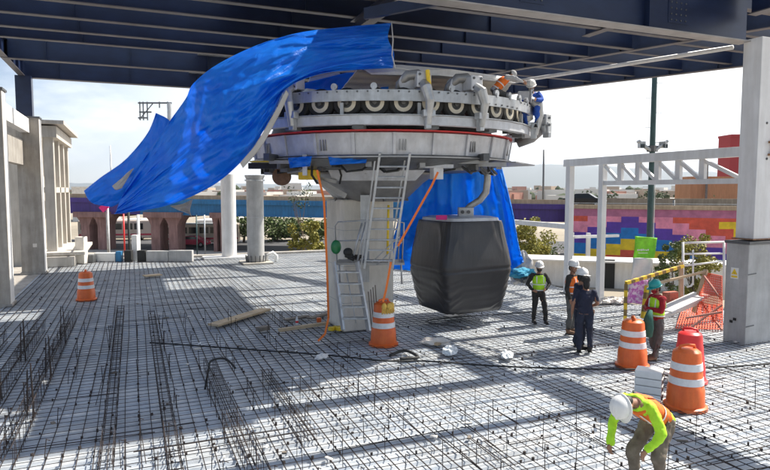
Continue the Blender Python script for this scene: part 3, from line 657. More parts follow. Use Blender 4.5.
# ---- access platform with steps, handrails
pf = thing('access_platform', 'galvanised work platform with short steps and handrails against the column', 'platform', MC)
zp = 1.28
def PD(x, y, d): return D(x, y, d)-MC
p_l, p_r = PD(338, 262, 14.9), PD(403, 262, 15.1)
b = MB(); pc = (p_l+p_r)/2; zp = pc.z
b.box((pc.x, pc.y, zp), (1.65, .8, .05), -YAW); b.build('deck_plate', M['grey'], pf)
for (xa, ya, xb, yb, dd) in ((334, 262, 343, 330, 14.5), (357, 262, 369, 331, 14.4)):
    b = MB(); b.beam(PD(xa, ya, dd), PD(xb, yb, dd-.35), .05, .14); b.build('stringer', M['galv'], pf)
for i in range(5):
    y = 272+i*11.5; f = (y-262)/68
    b = MB(); b.beam(PD(335.5+9*f, y, 14.5-.35*f), PD(358.5+11*f, y, 14.4-.35*f), .16, .035); b.build('step', M['galv'], pf)
def rail(pts, r=.018, name='handrail'): 
    b = MB(); b.tube([PD(*p) for p in pts], r, 8); b.build(name, M['galv'], pf, True)
rail([(337, 262, 14.6), (335, 226, 14.6), (338, 222, 14.5), (365, 220.5, 14.45), (395, 220.5, 14.5), (404, 223, 14.6), (402, 262, 14.8)])
rail([(337, 241, 14.6), (365, 240, 14.45), (402, 241, 14.7)])
rail([(404, 223, 14.6), (400, 222, 15.6), (398, 262, 15.6)])
rail([(372, 262, 14.45), (400, 236, 14.5)], .014); rail([(376, 265, 14.45), (402, 242, 14.5)], .014)
rail([(352, 262, 14.4), (362, 223, 14.4)], .025); rail([(357, 262, 14.4), (366, 222, 14.4)], .025)
for x_ in (339, 401):
    rail([(x_, 263, 14.9), (x_+1, 284, 15.0)], .025, 'bracket_leg')
rail([(346, 270, 14.4), (356, 323, 14.1)], .012)
# ladder
ld = thing('extension_ladder', 'tall aluminium extension ladder leaning up to the drum from the platform', 'ladder', MC)
for (xt, xb, w_) in ((380, 364.5, .05), (410, 392.5, .05)):
    b = MB(); b.beam(PD(xt, 153, 13.2), PD(xb, 268, 14.1), w_, .09, up=fdir); b.build('rail', M['galv'], ld)
for (xt, xb) in ((376, 361), (406, 388)):
    b = MB(); b.beam(PD(xt, 153, 13.4), PD(xb, 268, 14.25), .035, .06, up=fdir); b.build('rear_rail', M['galv'], ld)
for i in range(11):
    f = (i+.3)/11; b = MB(); b.tube([PD(380-15.5*f, 153+115*f, 13.2+.9*f), PD(410-17.5*f, 153+115*f, 13.2+.9*f)], .02, 8); b.build('rung', M['galv'], ld)
# reel and bundle on the platform
b = MB(); c_ = D(336, 247, 14.45); b.ell(c_, (.13, .07, .17), n=16, m=10); tag(b.build('cable_reel', M['green'], smooth=True), 'dark green oval reel hanging at the left of the platform', 'reel')
b = MB(); c_ = D(352, 256, 14.4)
for i in range(6): b.tube([c_+Vector((rnd.uniform(-.28, .0), rnd.uniform(-.1, .1), rnd.uniform(-.08, .12))), c_+Vector((rnd.uniform(.0, .3), rnd.uniform(-.1, .1), rnd.uniform(-.1, .02)))], .045, 7)
b.ell(c_+Vector((-.1, 0, .1)), (.12, .1, .1)); tag(b.build('tool_bundle', M['black'], smooth=True), 'black bundle of tools lying on the platform', 'tools')
# straps
def strap(pts, label, wd=.05):
    b = MB(); P_ = [Vector(p) for p in pts]
    for i in range(len(P_)-1):
        b.beam(P_[i], P_[i+1], wd, .008, up=fdir.cross(P_[i+1]-P_[i]).cross(P_[i+1]-P_[i]) if False else Z.cross(cdir))
    tag(b.build('ratchet_strap', M['strap']), label, 'strap', 'orange ratchet straps tied to the station')
strap([D(317, 170, 13.6), D(324, 200, 13.8), D(327, 265, 14.3), D(328.5, 318, 14.8), D(325, 334, 14.7), D(318, 341, 14.5)], 'orange strap hanging left of the column down to the deck')
strap([D(438, 172, 13.7), D(432, 185, 13.7), D(398, 246, 13.8)], 'orange strap running down slantwise past the ladder towards the wrapped cabin')
strap([D(391, 262, 13.9), D(386, 290, 13.9), D(383, 302, 13.8)], 'short orange strap hanging down onto the drum by the column')
b = MB(); b.tube([D(388.5, 205, 14.5), D(388, 228, 14.5), D(387.5, 255, 14.6)], .03, 6); tag(b.build('yellow_strap', M['yellow'], smooth=True), 'yellow strap behind the ladder beside the column', 'strap')

# ================================================================== CABIN
cb = thing('gondola_cabin', 'gondola cabin wrapped in dark charcoal film hanging under the station', 'gondola cabin')
CC = Vector((8.62, 15.15, 0)); cb.location = CC
cz0, cz1 = .38, 2.95
def oct_ring(sx, sy, z, ch, rz=R_(-YAW*0)):
    pts = []
    for (x, y) in ((1, -1+ch), (1, 1-ch), (1-ch, 1), (-1+ch, 1), (-1, 1-ch), (-1, -1+ch), (-1+ch, -1), (1-ch, -1)): pts.append(Vector((x*sx, y*sy, z)))
    return pts
# densely sampled wrapped hull so that folds can be modelled
secs = [(.0, 1.07, .98), (.10, 1.13, 1.04), (.45, 1.25, 1.13), (.85, 1.36, 1.20), (1.10, 1.42, 1.26), (1.3, 1.42, 1.26), (1.7, 1.34, 1.20), (2.1, 1.23, 1.12), (2.45, 1.15, 1.05), (2.52, 1.12, 1.02)]
cang = -YAW+R_(26)
rot = Matrix.Rotation(cang, 3, 'Z'); hull = MB(); rings = []
def sup(a, n_=5.0):
    c, s_ = math.cos(a), math.sin(a); return (math.copysign(abs(c)**(2/n_), c), math.copysign(abs(s_)**(2/n_), s_))
NZ, NA = 90, 220
for i in range(NZ+1):
    z = 2.52*i/NZ
    for j in range(len(secs)-1):
        if secs[j][0] <= z <= secs[j+1][0]+1e-6:
            f = (z-secs[j][0])/(secs[j+1][0]-secs[j][0]); sx = secs[j][1]*(1-f)+secs[j+1][1]*f; sy = secs[j][2]*(1-f)+secs[j+1][2]*f; break
    rg = []
    for k in range(NA):
        a = 2*math.pi*k/NA; ux, uy = sup(a, 9)
        x, y = ux*sx*.80, uy*sy*.86
        # wrinkles: vertical pulls under the roof, slanting drapes below the belt
        wv = .5+.5*math.sin(a*3); up_ = max(0, (z-1.3)/1.2)
        rg_ = lambda v_: 1-2*abs(noise.noise(v_))
        fo = .028*up_*rg_(Vector((ux*4+uy*2.5, z*.8+ux, 1)))**3+.014*up_*rg_(Vector((ux*11, uy*11+z*.7, 5)))
        lo = max(0, (1.35-z)/1.35); dg_ = z*3.4-ux*1.9-uy*2.2; fo += .034*lo*rg_(Vector((ux*1.1, dg_*1.2, 9)))**3+.018*lo*rg_(Vector((ux*2.5+uy*2, dg_*2.3, 3)))**2+.009*noise.noise(Vector((ux*3+z, uy*3-z*2, 13)))
        fo += -.016*math.exp(-((z-1.2-.03*ux)/.025)**2)
        rr = 1+fo; p = rot @ Vector((x*rr, y*rr, cz0+z+.03*noise.noise(Vector((a*6, 0, 3)))*(1 if i == 0 else 0)))
        rg.append(p)
    rings.append(rg)
hull.loft(rings); hull.build('wrapped_hull', M['wrap'], cb, smooth=True)
b = MB(); b.loft([[rot @ Vector((sup(2*math.pi*k/48, 5.5)[0]*sx, sup(2*math.pi*k/48, 5.5)[1]*sy, z)) for k in range(48)] for sx, sy, z in ((.87, .86, cz0+2.49), (.9, .88, cz0+2.52), (.88, .86, cz0+2.60), (.7, .7, cz0+2.64))])
b.build('roof', M['station'], cb)
b = MB(); b.box(D(441.5, 217.5, 16.35)-CC, (.3, .02, .12), -YAW); b.build('tag', M['magenta'], cb)
b = MB()
hp = [D(487, 160, 16.6), D(487.5, 180, 16.7), D(486, 192, 16.8), D(480, 200, 16.9), D(470, 206, 16.95), D(466, 210, 17), D(465.5, 219, 17)]
b.tube([p-CC for p in hp], [.1, .1, .1, .095, .09, .09, .1], 10); b.build('hanger_arm', M['galv'], cb, True)
b = MB(); b.box(hp[-1]-CC+Z*.12, (.42, .3, .42), -YAW); b.box(hp[-1]-CC-Z*.12, (.9, .4, .12), -YAW); hg = b.build('hanger_mount', M['station'], cb, bev=.02)
for dx in (-3, 3):
    b = MB(); b.lathe(D(465.5+dx, 212, 16.8)-CC, [(.05, 0), (.05, .03)], 10, ax=fdir); b.build('bolt', M['dgrey'], hg)

# ================================================================== TARPS
def patch(name, rows, label, m, fold=.1, ffreq=3.0, seed=0, n=90, mm=44, dirn=0, th=.006, zs=1.0):
    # rows: list of control curves (each a list of world points); smooth surface through them
    def cr_(p, t):
        nseg = len(p)-1; t = min(max(t, 0), 1)*nseg; i = min(int(t), nseg-1); f = t-i
        p0 = p[max(i-1, 0)]; p1 = p[i]; p2 = p[i+1]; p3 = p[min(i+2, nseg)]
        return .5*((2*p1)+(p2-p0)*f+(2*p0-5*p1+4*p2-p3)*f*f+(3*p1-p0-3*p2+p3)*f**3)
    b = MB(); vs = []
    for i in range(n+1):
        u = i/n; cs = [cr_(r, u) for r in rows]
        for j in range(mm+1):
            v = j/mm; p = cr_(cs, v)
            q = (p-CP).normalized()
            w_ = (u*.8+v*.55) if dirn == 0 else (v if dirn == 2 else u)
            s1 = noise.noise(Vector((w_*ffreq*2, (u-v)*.9, seed)))
            s2 = noise.noise(Vector((w_*ffreq*5.5, (u-v)*1.6, seed+4)))
            s3 = noise.noise(Vector((u*13, v*9, seed+8)))
            s4 = abs(noise.noise(Vector((u*7+v*5, v*6-u*3, seed+2)))); s5 = abs(noise.noise(Vector((u*19-v*8, v*15+u*6, seed+6))))
            s6 = noise.noise(Vector((v*5.5+.6*u, u*2.2, seed+12)))+.5*noise.noise(Vector((v*13+u, u*3.2, seed+15)))
            if dirn == 0: p = p+q*fold*1.0*s6
            p = p+q*(fold*(1.3*s1+.5*s2+.14*s3+.55*(s4**.7)+.36*(s5**.8))); vs.append(p)
    fs = [(i*(mm+1)+j, (i+1)*(mm+1)+j, (i+1)*(mm+1)+j+1, i*(mm+1)+j+1) for i in range(n) for j in range(mm)]
    b.add(vs, fs); o = b.build(name, m, smooth=True)
    s_ = o.modifiers.new('thickness', 'SOLIDIFY'); s_.thickness = th; s_.offset = 0
    return o
def C(*q): return [D(*p) for p in q]
# main blue tarp, from its high right corner over the wheels and down in the wind to the left
R0 = C((391, 23, 13.6), (345, 27, 13.3), (298, 33, 13.0), (255, 46, 12.8), (215, 66, 12.7), (193, 84, 12.8), (186, 98, 13.0), (172, 118, 13.4), (148, 152, 13.9), (123, 194, 14.2))
R1 = C((388, 38, 13.3), (350, 42, 12.9), (305, 50, 12.5), (268, 66, 12.2), (236, 88, 12.1), (216, 106, 12.1), (200, 124, 12.4), (184, 142, 12.9), (154, 172, 13.5), (118, 206, 14.0))
R2 = C((394, 53, 13.5), (354, 60, 12.6), (318, 68, 12.2), (285, 84, 12.0), (258, 108, 11.9), (238, 128, 11.9), (216, 146, 12.1), (192, 162, 12.6), (158, 186, 13.2), (116, 212, 13.8))
R3 = C((393, 68, 13.3), (355, 70, 12.7), (320, 74, 12.3), (287, 88, 12.1), (274, 112, 12.0), (256, 143, 12.0), (240, 163, 12.0), (210, 187, 12.3), (165, 206, 12.9), (114, 214, 13.6))
o = patch('blue_tarp', [R0, R1, R2, R3], '', M['tarp'], fold=.2, ffreq=3.4, seed=1, n=170, mm=90)
tag(o, 'large bright blue tarp blowing off the wheels of the station towards the left', 'tarp')
o = patch('inner_tarp', [C((300, 84, 14.0), (325, 78, 14.1), (350, 72, 14.2), (392, 66, 14.4)), C((296, 100, 14.2), (322, 100, 14.2), (352, 100, 14.3), (392, 100, 14.4)), C((298, 122, 14.1), (325, 122, 14.1), (352, 122, 14.1), (440, 122, 14.2))], '', M['tarp'], fold=.05, ffreq=4, seed=21, n=40, mm=20)
tag(o, 'blue tarp lining seen between the wheels and under the beige cover', 'tarp')
b = MB(); b.tube(C((391.5, 22, 13.6), (393, 40, 13.45), (392, 55, 13.4), (395.5, 69, 13.3)), .014, 6); tag(b.build('white_rope', M['whitep'], smooth=True), 'white rope along the high right edge of the big blue tarp', 'rope')
b = MB(); b.tube(C((395, 68, 13.3), (404, 69, 13.4), (418, 72, 13.5)), .012, 6); tag(b.build('white_rope', M['whitep'], smooth=True), 'short white rope tying the tarp corner to the beige cover', 'rope')
# hem edge
R0 = C((156, 113, 14.1), (147, 134, 14.3), (125, 160, 14.7), (100, 178, 15.0), (84, 191, 15.2))
R1 = C((170, 122, 13.9), (158, 150, 14.1), (135, 172, 14.4), (112, 190, 14.8), (92, 203, 15.1))
R2 = C((160, 138, 14.2), (150, 165, 14.6), (138, 184, 14.8), (124, 200, 15.0), (112, 207, 15.2))
o = patch('tarp_flap', [R0, R1, R2], '', M['tarp'], fold=.1, ffreq=3, seed=5, n=60, mm=30)
tag(o, 'pointed loose blue flap behind the left end of the big tarp', 'tarp flap')
b = patch('grey_sheet', [C((170, 206, 14.2), (182, 204, 14.2), (193, 199, 14.2)), C((176, 209, 14.3), (186, 209, 14.4), (190, 210, 14.3)), C((184, 212, 14.4), (189, 214, 14.4), (192, 217, 14.3))], '', M['grtarp'], .04, 5, 3, 24, 16)
tag(b, 'striped grey sheet end showing under the hem of the big blue tarp', 'sheet')
b = patch('grey_lining', [C((122, 178, 14.25), (112, 186, 14.3)), C((128, 172, 14.2), (116, 190, 14.3)), C((134, 168, 14.2), (122, 188, 14.3))], '', M['grtarp'], .02, 4, 4, 12, 10)
tag(b, 'grey lining patch visible in the fold at the tarp tip', 'sheet')
b = patch('grey_hem', [C((286, 90, 12.1), (274, 113, 12.0), (256.5, 143, 11.95), (240, 163, 11.88)), C((289, 94, 12.2), (278, 117, 12.1), (261, 147, 12.05), (243, 168, 12.0))], '', M['grtarp'], .01, 4, 4, 50, 4)
tag(b, 'pale folded hem along the lower edge of the big blue tarp', 'tarp hem')
# second tarp behind the cabin
R0 = C((402, 176, 17.6), (425, 170, 17.9), (450, 166, 18.2), (475, 165, 18.5), (492, 166, 18.6), (502, 168, 18.6))
R1 = C((400, 205, 18.0), (425, 205, 18.3), (450, 205, 18.6), (478, 205, 18.7), (500, 205, 18.6), (512, 208, 18.4))
R2 = C((395, 232, 18.3), (425, 240, 18.6), (452, 242, 18.8), (482, 245, 18.8), (506, 240, 18.6), (519, 246, 18.2))
R3 = C((382, 268, 18.6), (425, 272, 18.8), (455, 275, 18.9), (485, 275, 18.9), (510, 270, 18.6), (524, 262, 18.1))
o = patch('blue_tarp', [R0, R1, R2, R3], '', M['tarp2'], fold=.2, ffreq=5.5, seed=11, n=90, mm=60, dirn=1)
tag(o, 'blue tarp hanging like a curtain behind the wrapped cabin', 'tarp')
for i, q in enumerate((((288, 158), (312, 156), (310, 166), (290, 168)), ((328, 156), (368, 155), (366, 163), (330, 165)))):
    a, c_, e_, f_ = q; o = patch('tarp_scrap', [C((*a, 13.35), (*c_, 13.35)), C((*f_, 13.3), (*e_, 13.3))], '', M['tarp'], .05, 5, i, 20, 10)
    tag(o, ('blue tarp scrap bulging under the drum left of the orange strap', 'blue tarp scrap bulging under the drum left of the ladder top')[i], 'tarp scrap')
# blue bag and scrap heap beside the cabin
def lump(name, c_, sc, m, label, cat, seed, parts=1):
    b = MB(); b.ell((0, 0, 0), (1, 1, 1), n=30, m=18); vs = []
    for v in b.v:
        v = Vector(v); k = 1+.5*noise.noise(v*1.7+Vector((seed, 0, 0)))+.25*(1-2*abs(noise.noise(v*3.5+Vector((seed, 3, 0))))); v = v*k; vs.append((v.x*sc[0], v.y*sc[1], v.z*sc[2]))
    b.v = vs; o = b.build(name, m); o.location = c_; return tag(o, label, cat)
lump('debris_heap', D(520, 268, 20.4), (.42, .3, .42), M['grtarp'], 'crumpled grey wrapping heaped beside the right side of the cabin', 'debris', 3.1)
lump('dark_sack', D(526, 276, 19.6), (.3, .2, .16), M['dgrey'], 'dark crumpled sack under the light blue bag right of the cabin', 'sack', 8.4)
lump('blue_bag', D(521, 272.5, 19.5), (.42, .2, .13), mat('cyan cloth', (.03, .28, .42), .75, 0, .2, 5), 'slumped light blue bag between the cabin and the worker in lime vest', 'bag', 5.5)

# ================================================================== ROUND POSTS, WHITE FRAME
p = G(256, 263); rc = thing('round_column', 'grey round steel column bolted to a white foot behind the tarp, right one of the pair', 'column', p)
b = MB(); b.lathe((0, 0, 0), [(.43, .1), (.43, 4.3), (.5, 4.45), (.5, 4.5)], 28); b.build('shaft', M['concg'], rc, auto=True)
b = MB(); b.lathe((0, 0, 0), [(.5, 4.2), (.5, 4.28)], 28); b.lathe((0, 0, 0), [(.445, 2.35), (.445, 2.38)], 28); b.build('collar', M['galv'], rc)
b = MB(); b.box((0, 0, .04), (1.5, 1.5, .08)); b.build('foot_plate', M['pave'], rc)
for k in range(14):
    a = k*2*math.pi/14; b = MB(); b.beam((.48*math.cos(a), .48*math.sin(a), .08), (.52*math.cos(a), .52*math.sin(a), .42), .05, .05); b.build('anchor_bolt', M['dgrey'], rc)
p = G(229.5, 258); rc = thing('round_column', 'smooth white round column behind the tarp, left one of the pair', 'column', p)
b = MB(); b.lathe((0, 0, 0), [(.4, .1), (.4, 4.6)], 28); b.build('shaft', M['paintw'], rc, auto=True)
b = MB(); b.box((.1, 0, .05), (3.0, 1.2, .1)); b.build('foot_plate', M['white'], rc)
b = MB(); c_ = G(271, 262); b.tube([c_+Vector((-.25, 0, .0)), c_+Vector((-.2, 0, .35)), c_+Vector((.1, 0, .5)), c_+Vector((.3, 0, .3)), c_+Vector((.28, 0, 0))], .09, 8); tag(b.build('white_hose', M['whitep'], smooth=True), 'thick white looped hose at the foot of the grey round column', 'hose')

fr = thing('steel_gantry', 'white steel frame with a hanging truss beside the right pillar', 'frame', (14.6, 10.6, 0))
for y, w_, z1 in ((17.7-10.6, .22, 4.85), (16.05-10.6, .2, 4.6)):
    b = MB(); b.beam((0, y, 0), (0, y, z1), w_, w_, up=Vector((0, 1, 0))); b.build('post', M['paintw'], fr, bev=.008)
    b = MB(); b.box((0, y, .02), (.4, .4, .04)); b.build('foot_plate', M['galv'], fr)
b = MB(); b.beam((0, 7.35, 4.72), (-.3, 0.05, 4.72), .22, .25); b.build('top_beam', M['paintw'], fr, bev=.008)
b = MB(); b.beam((0, 5.4, 3.98), (-.28, .05, 3.98), .12, .14); b.build('bottom_chord', M['paintw'], fr)
ys = [4.55, 3.8, 3.05, 2.3, 1.5]
for i, y in enumerate(ys):
    b = MB(); b.beam((-.1, y, 4.05), (-.1, y, 4.6), .12, .17, up=Vector((0, 1, 0))); b.build('vertical', M['paintw'], fr)
for y0, y1 in zip([5.3]+ys, ys+[.3]):
    b = MB(); b.beam((-.1, y0-.05, 4.55), (-.1, y1+.08, 4.06), .08, .1); b.build('diagonal', M['paintw'], fr)
b = MB(); b.beam((.0, 7.2, 2.42), (.2, 13.2, 2.42), .16, .18); b.build('side_beam', M['paintw'], fr)
b = MB(); b.beam((.15, 7.0, 2.05), (2.6, 7.4, 2.0), .1, .1); b.build('side_beam', M['paintw'], fr)

# ================================================================== TRAFFIC DRUMS
def drum_thing(base, label, s=1.0, m='orange', plain=False):
    r = thing('traffic_drum', label, 'traffic drum', base, rnd.random()*3, 'orange traffic drums around the site'); r.scale = (s, s, s)
    pr = [(.30, .06), (.295, .10), (.285, .34), (.272, .36), (.262, .52), (.252, .54), (.24, .72), (.232, .74), (.222, .90), (.21, .95), (.16, .99), (.1, 1.0)]
    b = MB(); b.lathe((0, 0, 0), pr, 32); b.build('body', M[m], r, auto=True)
    b = MB(); b.lathe((0, 0, 0), [(.34, 0), (.34, .05), (.31, .07)], 32); b.build('base_ring', M[m], r, auto=True)
    if not plain:
        for z0, z1 in ((.42, .54), (.66, .78)):
            ra = .303-.094*z0+.009; rb = .303-.094*z1+.009
            b = MB(); b.lathe((0, 0, 0), [(ra-.012, z0), (ra, z0+.002), (rb, z1-.002), (rb-.012, z1)], 32, cap=False); b.build('reflective_band', M['refl'], r, auto=True)
    b = MB(); b.tube([(-.14, 0, .97), (-.12, 0, 1.04), (0, 0, 1.055), (.12, 0, 1.04), (.14, 0, .97)], .025, 8); b.build('handle', M[m], r, True)
    return r
drum_thing(G(86.5, 300), 'orange striped drum standing alone at the far left', .98)
drum_thing(G(383.5, 344.5), 'orange striped drum with yellow gloves on top beside the column', 1.06)
drum_thing(G(632, 366), 'orange striped drum between the group of workers and the worker in teal helmet', 1.02)
drum_thing(G(685, 407), 'orange striped drum nearest the camera, next to the stack of white boxes', 1.04)
drum_thing(G(688.5, 381), 'plain red drum without bands, close behind the nearest drum', 1.0, 'redp', True)
# gloves and sticks on the drum
c_ = G(383.5, 344.5)
b = MB()
for i, (dx, dy) in enumerate(((-.08, -.24), (.04, -.26), (.13, -.2))):
    b.ell(c_+Vector((dx, dy, .98)), (.07, .05, .09), n=8, m=6)
    for k in range(4): b.tube([c_+Vector((dx-.05+.033*k, dy-.01, .93)), c_+Vector((dx-.06+.036*k, dy-.02, .80+.02*(k % 2)))], .015, 6)
tag(b.build('work_gloves', M['glove'], smooth=True), 'yellow leather gloves draped over the drum beside the column', 'gloves')
b = MB(); c2 = c_+Vector((-.22, .12, 0))
for k in range(4): b.beam(c2+Vector((k*.05, 0, 0)), c2+Vector((k*.06-.12, .02, 1.3+.05*k)), .025, .025)
tag(b.build('rods', M['woodd']), 'dark rods standing behind the drum beside the column', 'rods')

# ================================================================== WOOD, BOXES, LITTER
def plank(p0, p1, w_, h_, label, m='wood', group='boards lying on the rebar'):
    b = MB(); a = Vector(p0)+Z*.06; e = Vector(p1)+Z*.06; b.beam(a+Z*h_/2, e+Z*h_/2, w_, h_)
    tag(b.build('wood_plank', M[m], bev=.004), label, 'plank', group)
plank(G(213, 328.5), G(266, 312), .36, .06, 'wide pale board lying alone left of the column')
plank(G(279, 334), G(329, 326.5), .12, .08, 'long pale batten nearest the camera at the foot of the column')
plank(G(285, 323), G(308, 319), .2, .05, 'short dark board behind the batten, left one', 'woodd')
plank(G(309, 321.5), G(328, 316.5), .2, .05, 'short dark board touching the column foot, behind the batten', 'woodd')
plank(G(258, 333.5), G(268, 331.5), .2, .1, 'small wooden block between the wide board and the batten', 'woodd')
plank(G(144, 278), G(161, 276.5), .4, .05, 'far pale board lying near the slab edge on the left')
b = MB(); c_ = G(297, 329); b.lathe(c_+Z*.12, [(.035, 0), (.04, .02), (.04, .14), (.015, .2), (.015, .23)], 12); b.lathe(c_+Z*.12, [(.042, .05), (.042, .11)], 12, mi=1)
tag(b.build('bottle', [M['plast'], M['redp']], smooth=True), 'small plastic bottle with red label standing on the batten', 'bottle')
b = MB(); b.box(G(319, 325)+Z*.14, (.12, .1, .14)); tag(b.build('orange_can', M['orange'], bev=.02), 'small orange can beside the column foot', 'can')
b = MB(); c_ = G(338, 331)
for k in range(4): b.box(c_+Vector((rnd.uniform(-.25, .2), rnd.uniform(-.2, .0), .1)), (.14, .12, .1), rnd.random()*3)
tag(b.build('yellow_sack', M['yellow'], bev=.01), 'crumpled yellow packaging lying against the column foot by the steps', 'blocks')
bx = G(655, 403.5)
for k in range(4):
    t_ = thing('white_box', ('white box at the bottom of the stack beside the nearest drum', 'second white box from the bottom of the stack', 'third white box from the bottom of the stack', 'topmost white box of the stack beside the nearest drum')[k], 'box', bx+Vector((-.05, .1, .06+k*.135)), R_(-52+rnd.uniform(-3, 3)), 'stack of white boxes')
    b = MB(); b.box((0, 0, .064), (.44, .34, .125)); b.build('body', M['whitep'], t_, bev=.015)
    b = MB(); b.box((.222, 0, .07), (.008, .2, .06)); b.build('handle_slot', M['black'], t_)
# long cable across the deck + arched cable
def cable(name, pts, r, label, m='black', cat='cable'):
    P_ = [Vector(p) for p in pts]; b = MB(); S = []
    for i in range(len(P_)-1):
        p0 = P_[max(i-1, 0)]; p1 = P_[i]; p2 = P_[i+1]; p3 = P_[min(i+2, len(P_)-1)]
        for k in range(6):
            f = k/6; S.append(.5*((2*p1)+(p2-p0)*f+(2*p0-5*p1+4*p2-p3)*f*f+(3*p1-p0-3*p2+p3)*f**3))
    S.append(P_[-1]); b.tube(S, r, 8); tag(b.build(name, M[m], smooth=True), label, cat)
cable('cable', [G(150, 345)+Z*.06, G(250, 352)+Z*.06, G(330, 358)+Z*.06, G(385, 364)+Z*.07, G(430, 364)+Z*.06, G(500, 369)+Z*.06, G(600, 372)+Z*.06, G(700, 371)+Z*.06, G(790, 365)+Z*.06], .018, 'long dark cable lying across the deck in front of the column')
cable('cable', [G(205, 392)+Z*.05, G(209, 392)+Z*.42, G(212, 390)+Z*.56, G(226, 389)+Z*.58, G(236, 392)+Z*.45], .02, 'short black cable arching up over the foreground rebar cage')
cable('cable', [G(390, 358)+Z*.06, G(405, 354)+Z*.08, G(418, 360)+Z*.06, G(400, 362)+Z*.07], .035, 'bunched black cable near the crumpled cement sacks')
cable('rope', [G(470, 330)+Z*.06, G(430, 322)+Z*.06, G(560, 312)+Z*.06, G(610, 308)+Z*.06], .02, 'thin grey rope lying on the deck behind the cabin', 'dgrey', 'rope')
def crumple(name, c_, s, m, label, cat, seed):
    b = MB(); b.ell((0, 0, 0), (1, 1, 1), n=28, m=16); 
    vs = []
    for v in b.v:
        v = Vector(v); k = 1+.45*noise.noise(v*2.2+Vector((seed, 0, 0)))+.2*noise.noise(v*6+Vector((seed, 3, 0))); v = v*k; vs.append((v.x*s[0], v.y*s[1], max(v.z*s[2], -.3*s[2])))
    b.v = vs; o = b.build(name, M[m]); o.location = c_+Z*(.06+.3*s[2]); o.rotation_euler = (0, 0, seed); return tag(o, label, cat)
crumple('cement_sack', G(436, 346), (.36, .15, .1), 'beige', 'crumpled beige paper sack on the deck below the cabin', 'sack', 5.6)
crumple('plastic_bag', G(450, 356), (.14, .2, .13), 'plast', 'crumpled clear plastic bag beside the beige sack', 'bag', 2)
crumple('plastic_sheet', G(507, 359), (.24, .13, .08), 'plast', 'small pale plastic sheet on the deck between the sack and the workers', 'plastic', 1)
crumple('rag', G(322, 360), (.2, .12, .05), 'white', 'small whitish rag on the shaded deck left of the drum', 'rag', 4)
b = MB(); b.box(G(440, 347)+Z*.1, (.35, .1, .06), .5); tag(b.build('wood_block', M['wood']), 'small wooden offcut lying on the beige sack', 'wood')
b = MB(); b.box(G(455, 318)+Z*.08, (.7, .25, .04), .3); tag(b.build('metal_plate', M['grey']), 'flat grey plate on the deck in the cabin shadow', 'plate')

b = MB()
for i in range(110):
    q = G(rnd.uniform(5, 765), 262+200*rnd.random()**1.3)
    if q.x > deck_xmax(q.y)-.3 or q.x < -3.6: continue
    b.box((q.x, q.y, .05), (rnd.uniform(.03, .16), rnd.uniform(.02, .07), rnd.uniform(.01, .03)), rnd.random()*3, mi=rnd.randrange(3))
tag(b.build('litter', [M['beige'], M['woodd'], M['plast']]), 'small scraps of wood and packaging strewn over the deck', 'litter', kind='stuff')
# ================================================================== RIGHT SIDE: barriers, net, banner, pole, railing
br = thing('wooden_barrier', 'yellow and black painted timber barrier in front of the banner', 'barrier')
def bb(a, e, w_, m, nm):
    b = MB(); n_ = max(2, int((e-a).length/.16))
    for i in range(n_): b.beam(a.lerp(e, i/n_), a.lerp(e, (i+1)/n_), w_, w_, mi=i % 2)
    b.build(nm, [M[m], M['wood'] if m != 'yellow' else mat('faded black stripe', (.25, .17, .06), .8)], br)
bb(D(625, 322, 17.0), D(626, 284, 17.0), .09, 'yellow', 'post'); bb(D(626, 283, 17.0), D(683, 266, 18.2), .09, 'yellow', 'rail')
bb(D(643, 318, 15.6), D(647, 286, 15.6), .09, 'yellow', 'post'); bb(D(646, 286, 15.6), D(707, 271, 16.8), .06, 'wood', 'rail')
bb(D(681, 300, 18.2), D(681, 262, 18.2), .1, 'wood', 'post'); bb(D(706, 270, 16.8), D(694, 312, 16.4), .1, 'wood', 'post')
hr = thing('metal_railing', 'pale metal railing left of the right pillar behind the barrier', 'railing')
for a, e, r_ in (((683, 243), (724, 242), .035), ((683, 254), (724, 253.5), .03), ((683, 266), (724, 261), .03), ((683, 242), (683, 300), .04), ((693, 250), (693, 285), .03), ((724, 242), (724, 300), .04)):
    b = MB(); b.tube([D(*a, 20), D(*e, 20)], r_, 8); b.build('tube', M['paintw'], hr, True)
b = MB(); b.tube([D(693, 283, 20), D(691, 286, 20), D(687, 287, 20)], .03, 8); b.build('tube', M['paintw'], hr, True)
# net
nt_ = thing('safety_net', 'orange mesh safety net strung beside the right pillar', 'safety net')
b = MB(); qa, qb, qc, qd = D(703, 272, 17), D(722, 276, 16.2), D(722, 322, 15.4), D(696, 316, 16)
for k in range(17): b.beam(qa.lerp(qb, k/16), qd.lerp(qc, k/16)+Vector((0, 0, .05*math.sin(k))), .022, .01)
for k in range(20): b.beam(qa.lerp(qd, k/19), qb.lerp(qc, k/19), .022, .01)
b.build('upper_mesh', M['net'], nt_)
b = MB(); qa, qb, qc, qd = D(668, 310, 17), D(722, 300, 16), G(722, 331)+Z*.05, G(676, 330)+Z*.05
qa, qb = G(684, 312)+Z*.25, G(722, 311)+Z*.2
for k in range(18): b.beam(qa.lerp(qb, k/17), qd.lerp(qc, k/17), .03, .01)
for k in range(12): b.beam(qa.lerp(qd, k/11), qb.lerp(qc, k/11), .03, .01)
b.build('ground_mesh', M['net'], nt_)
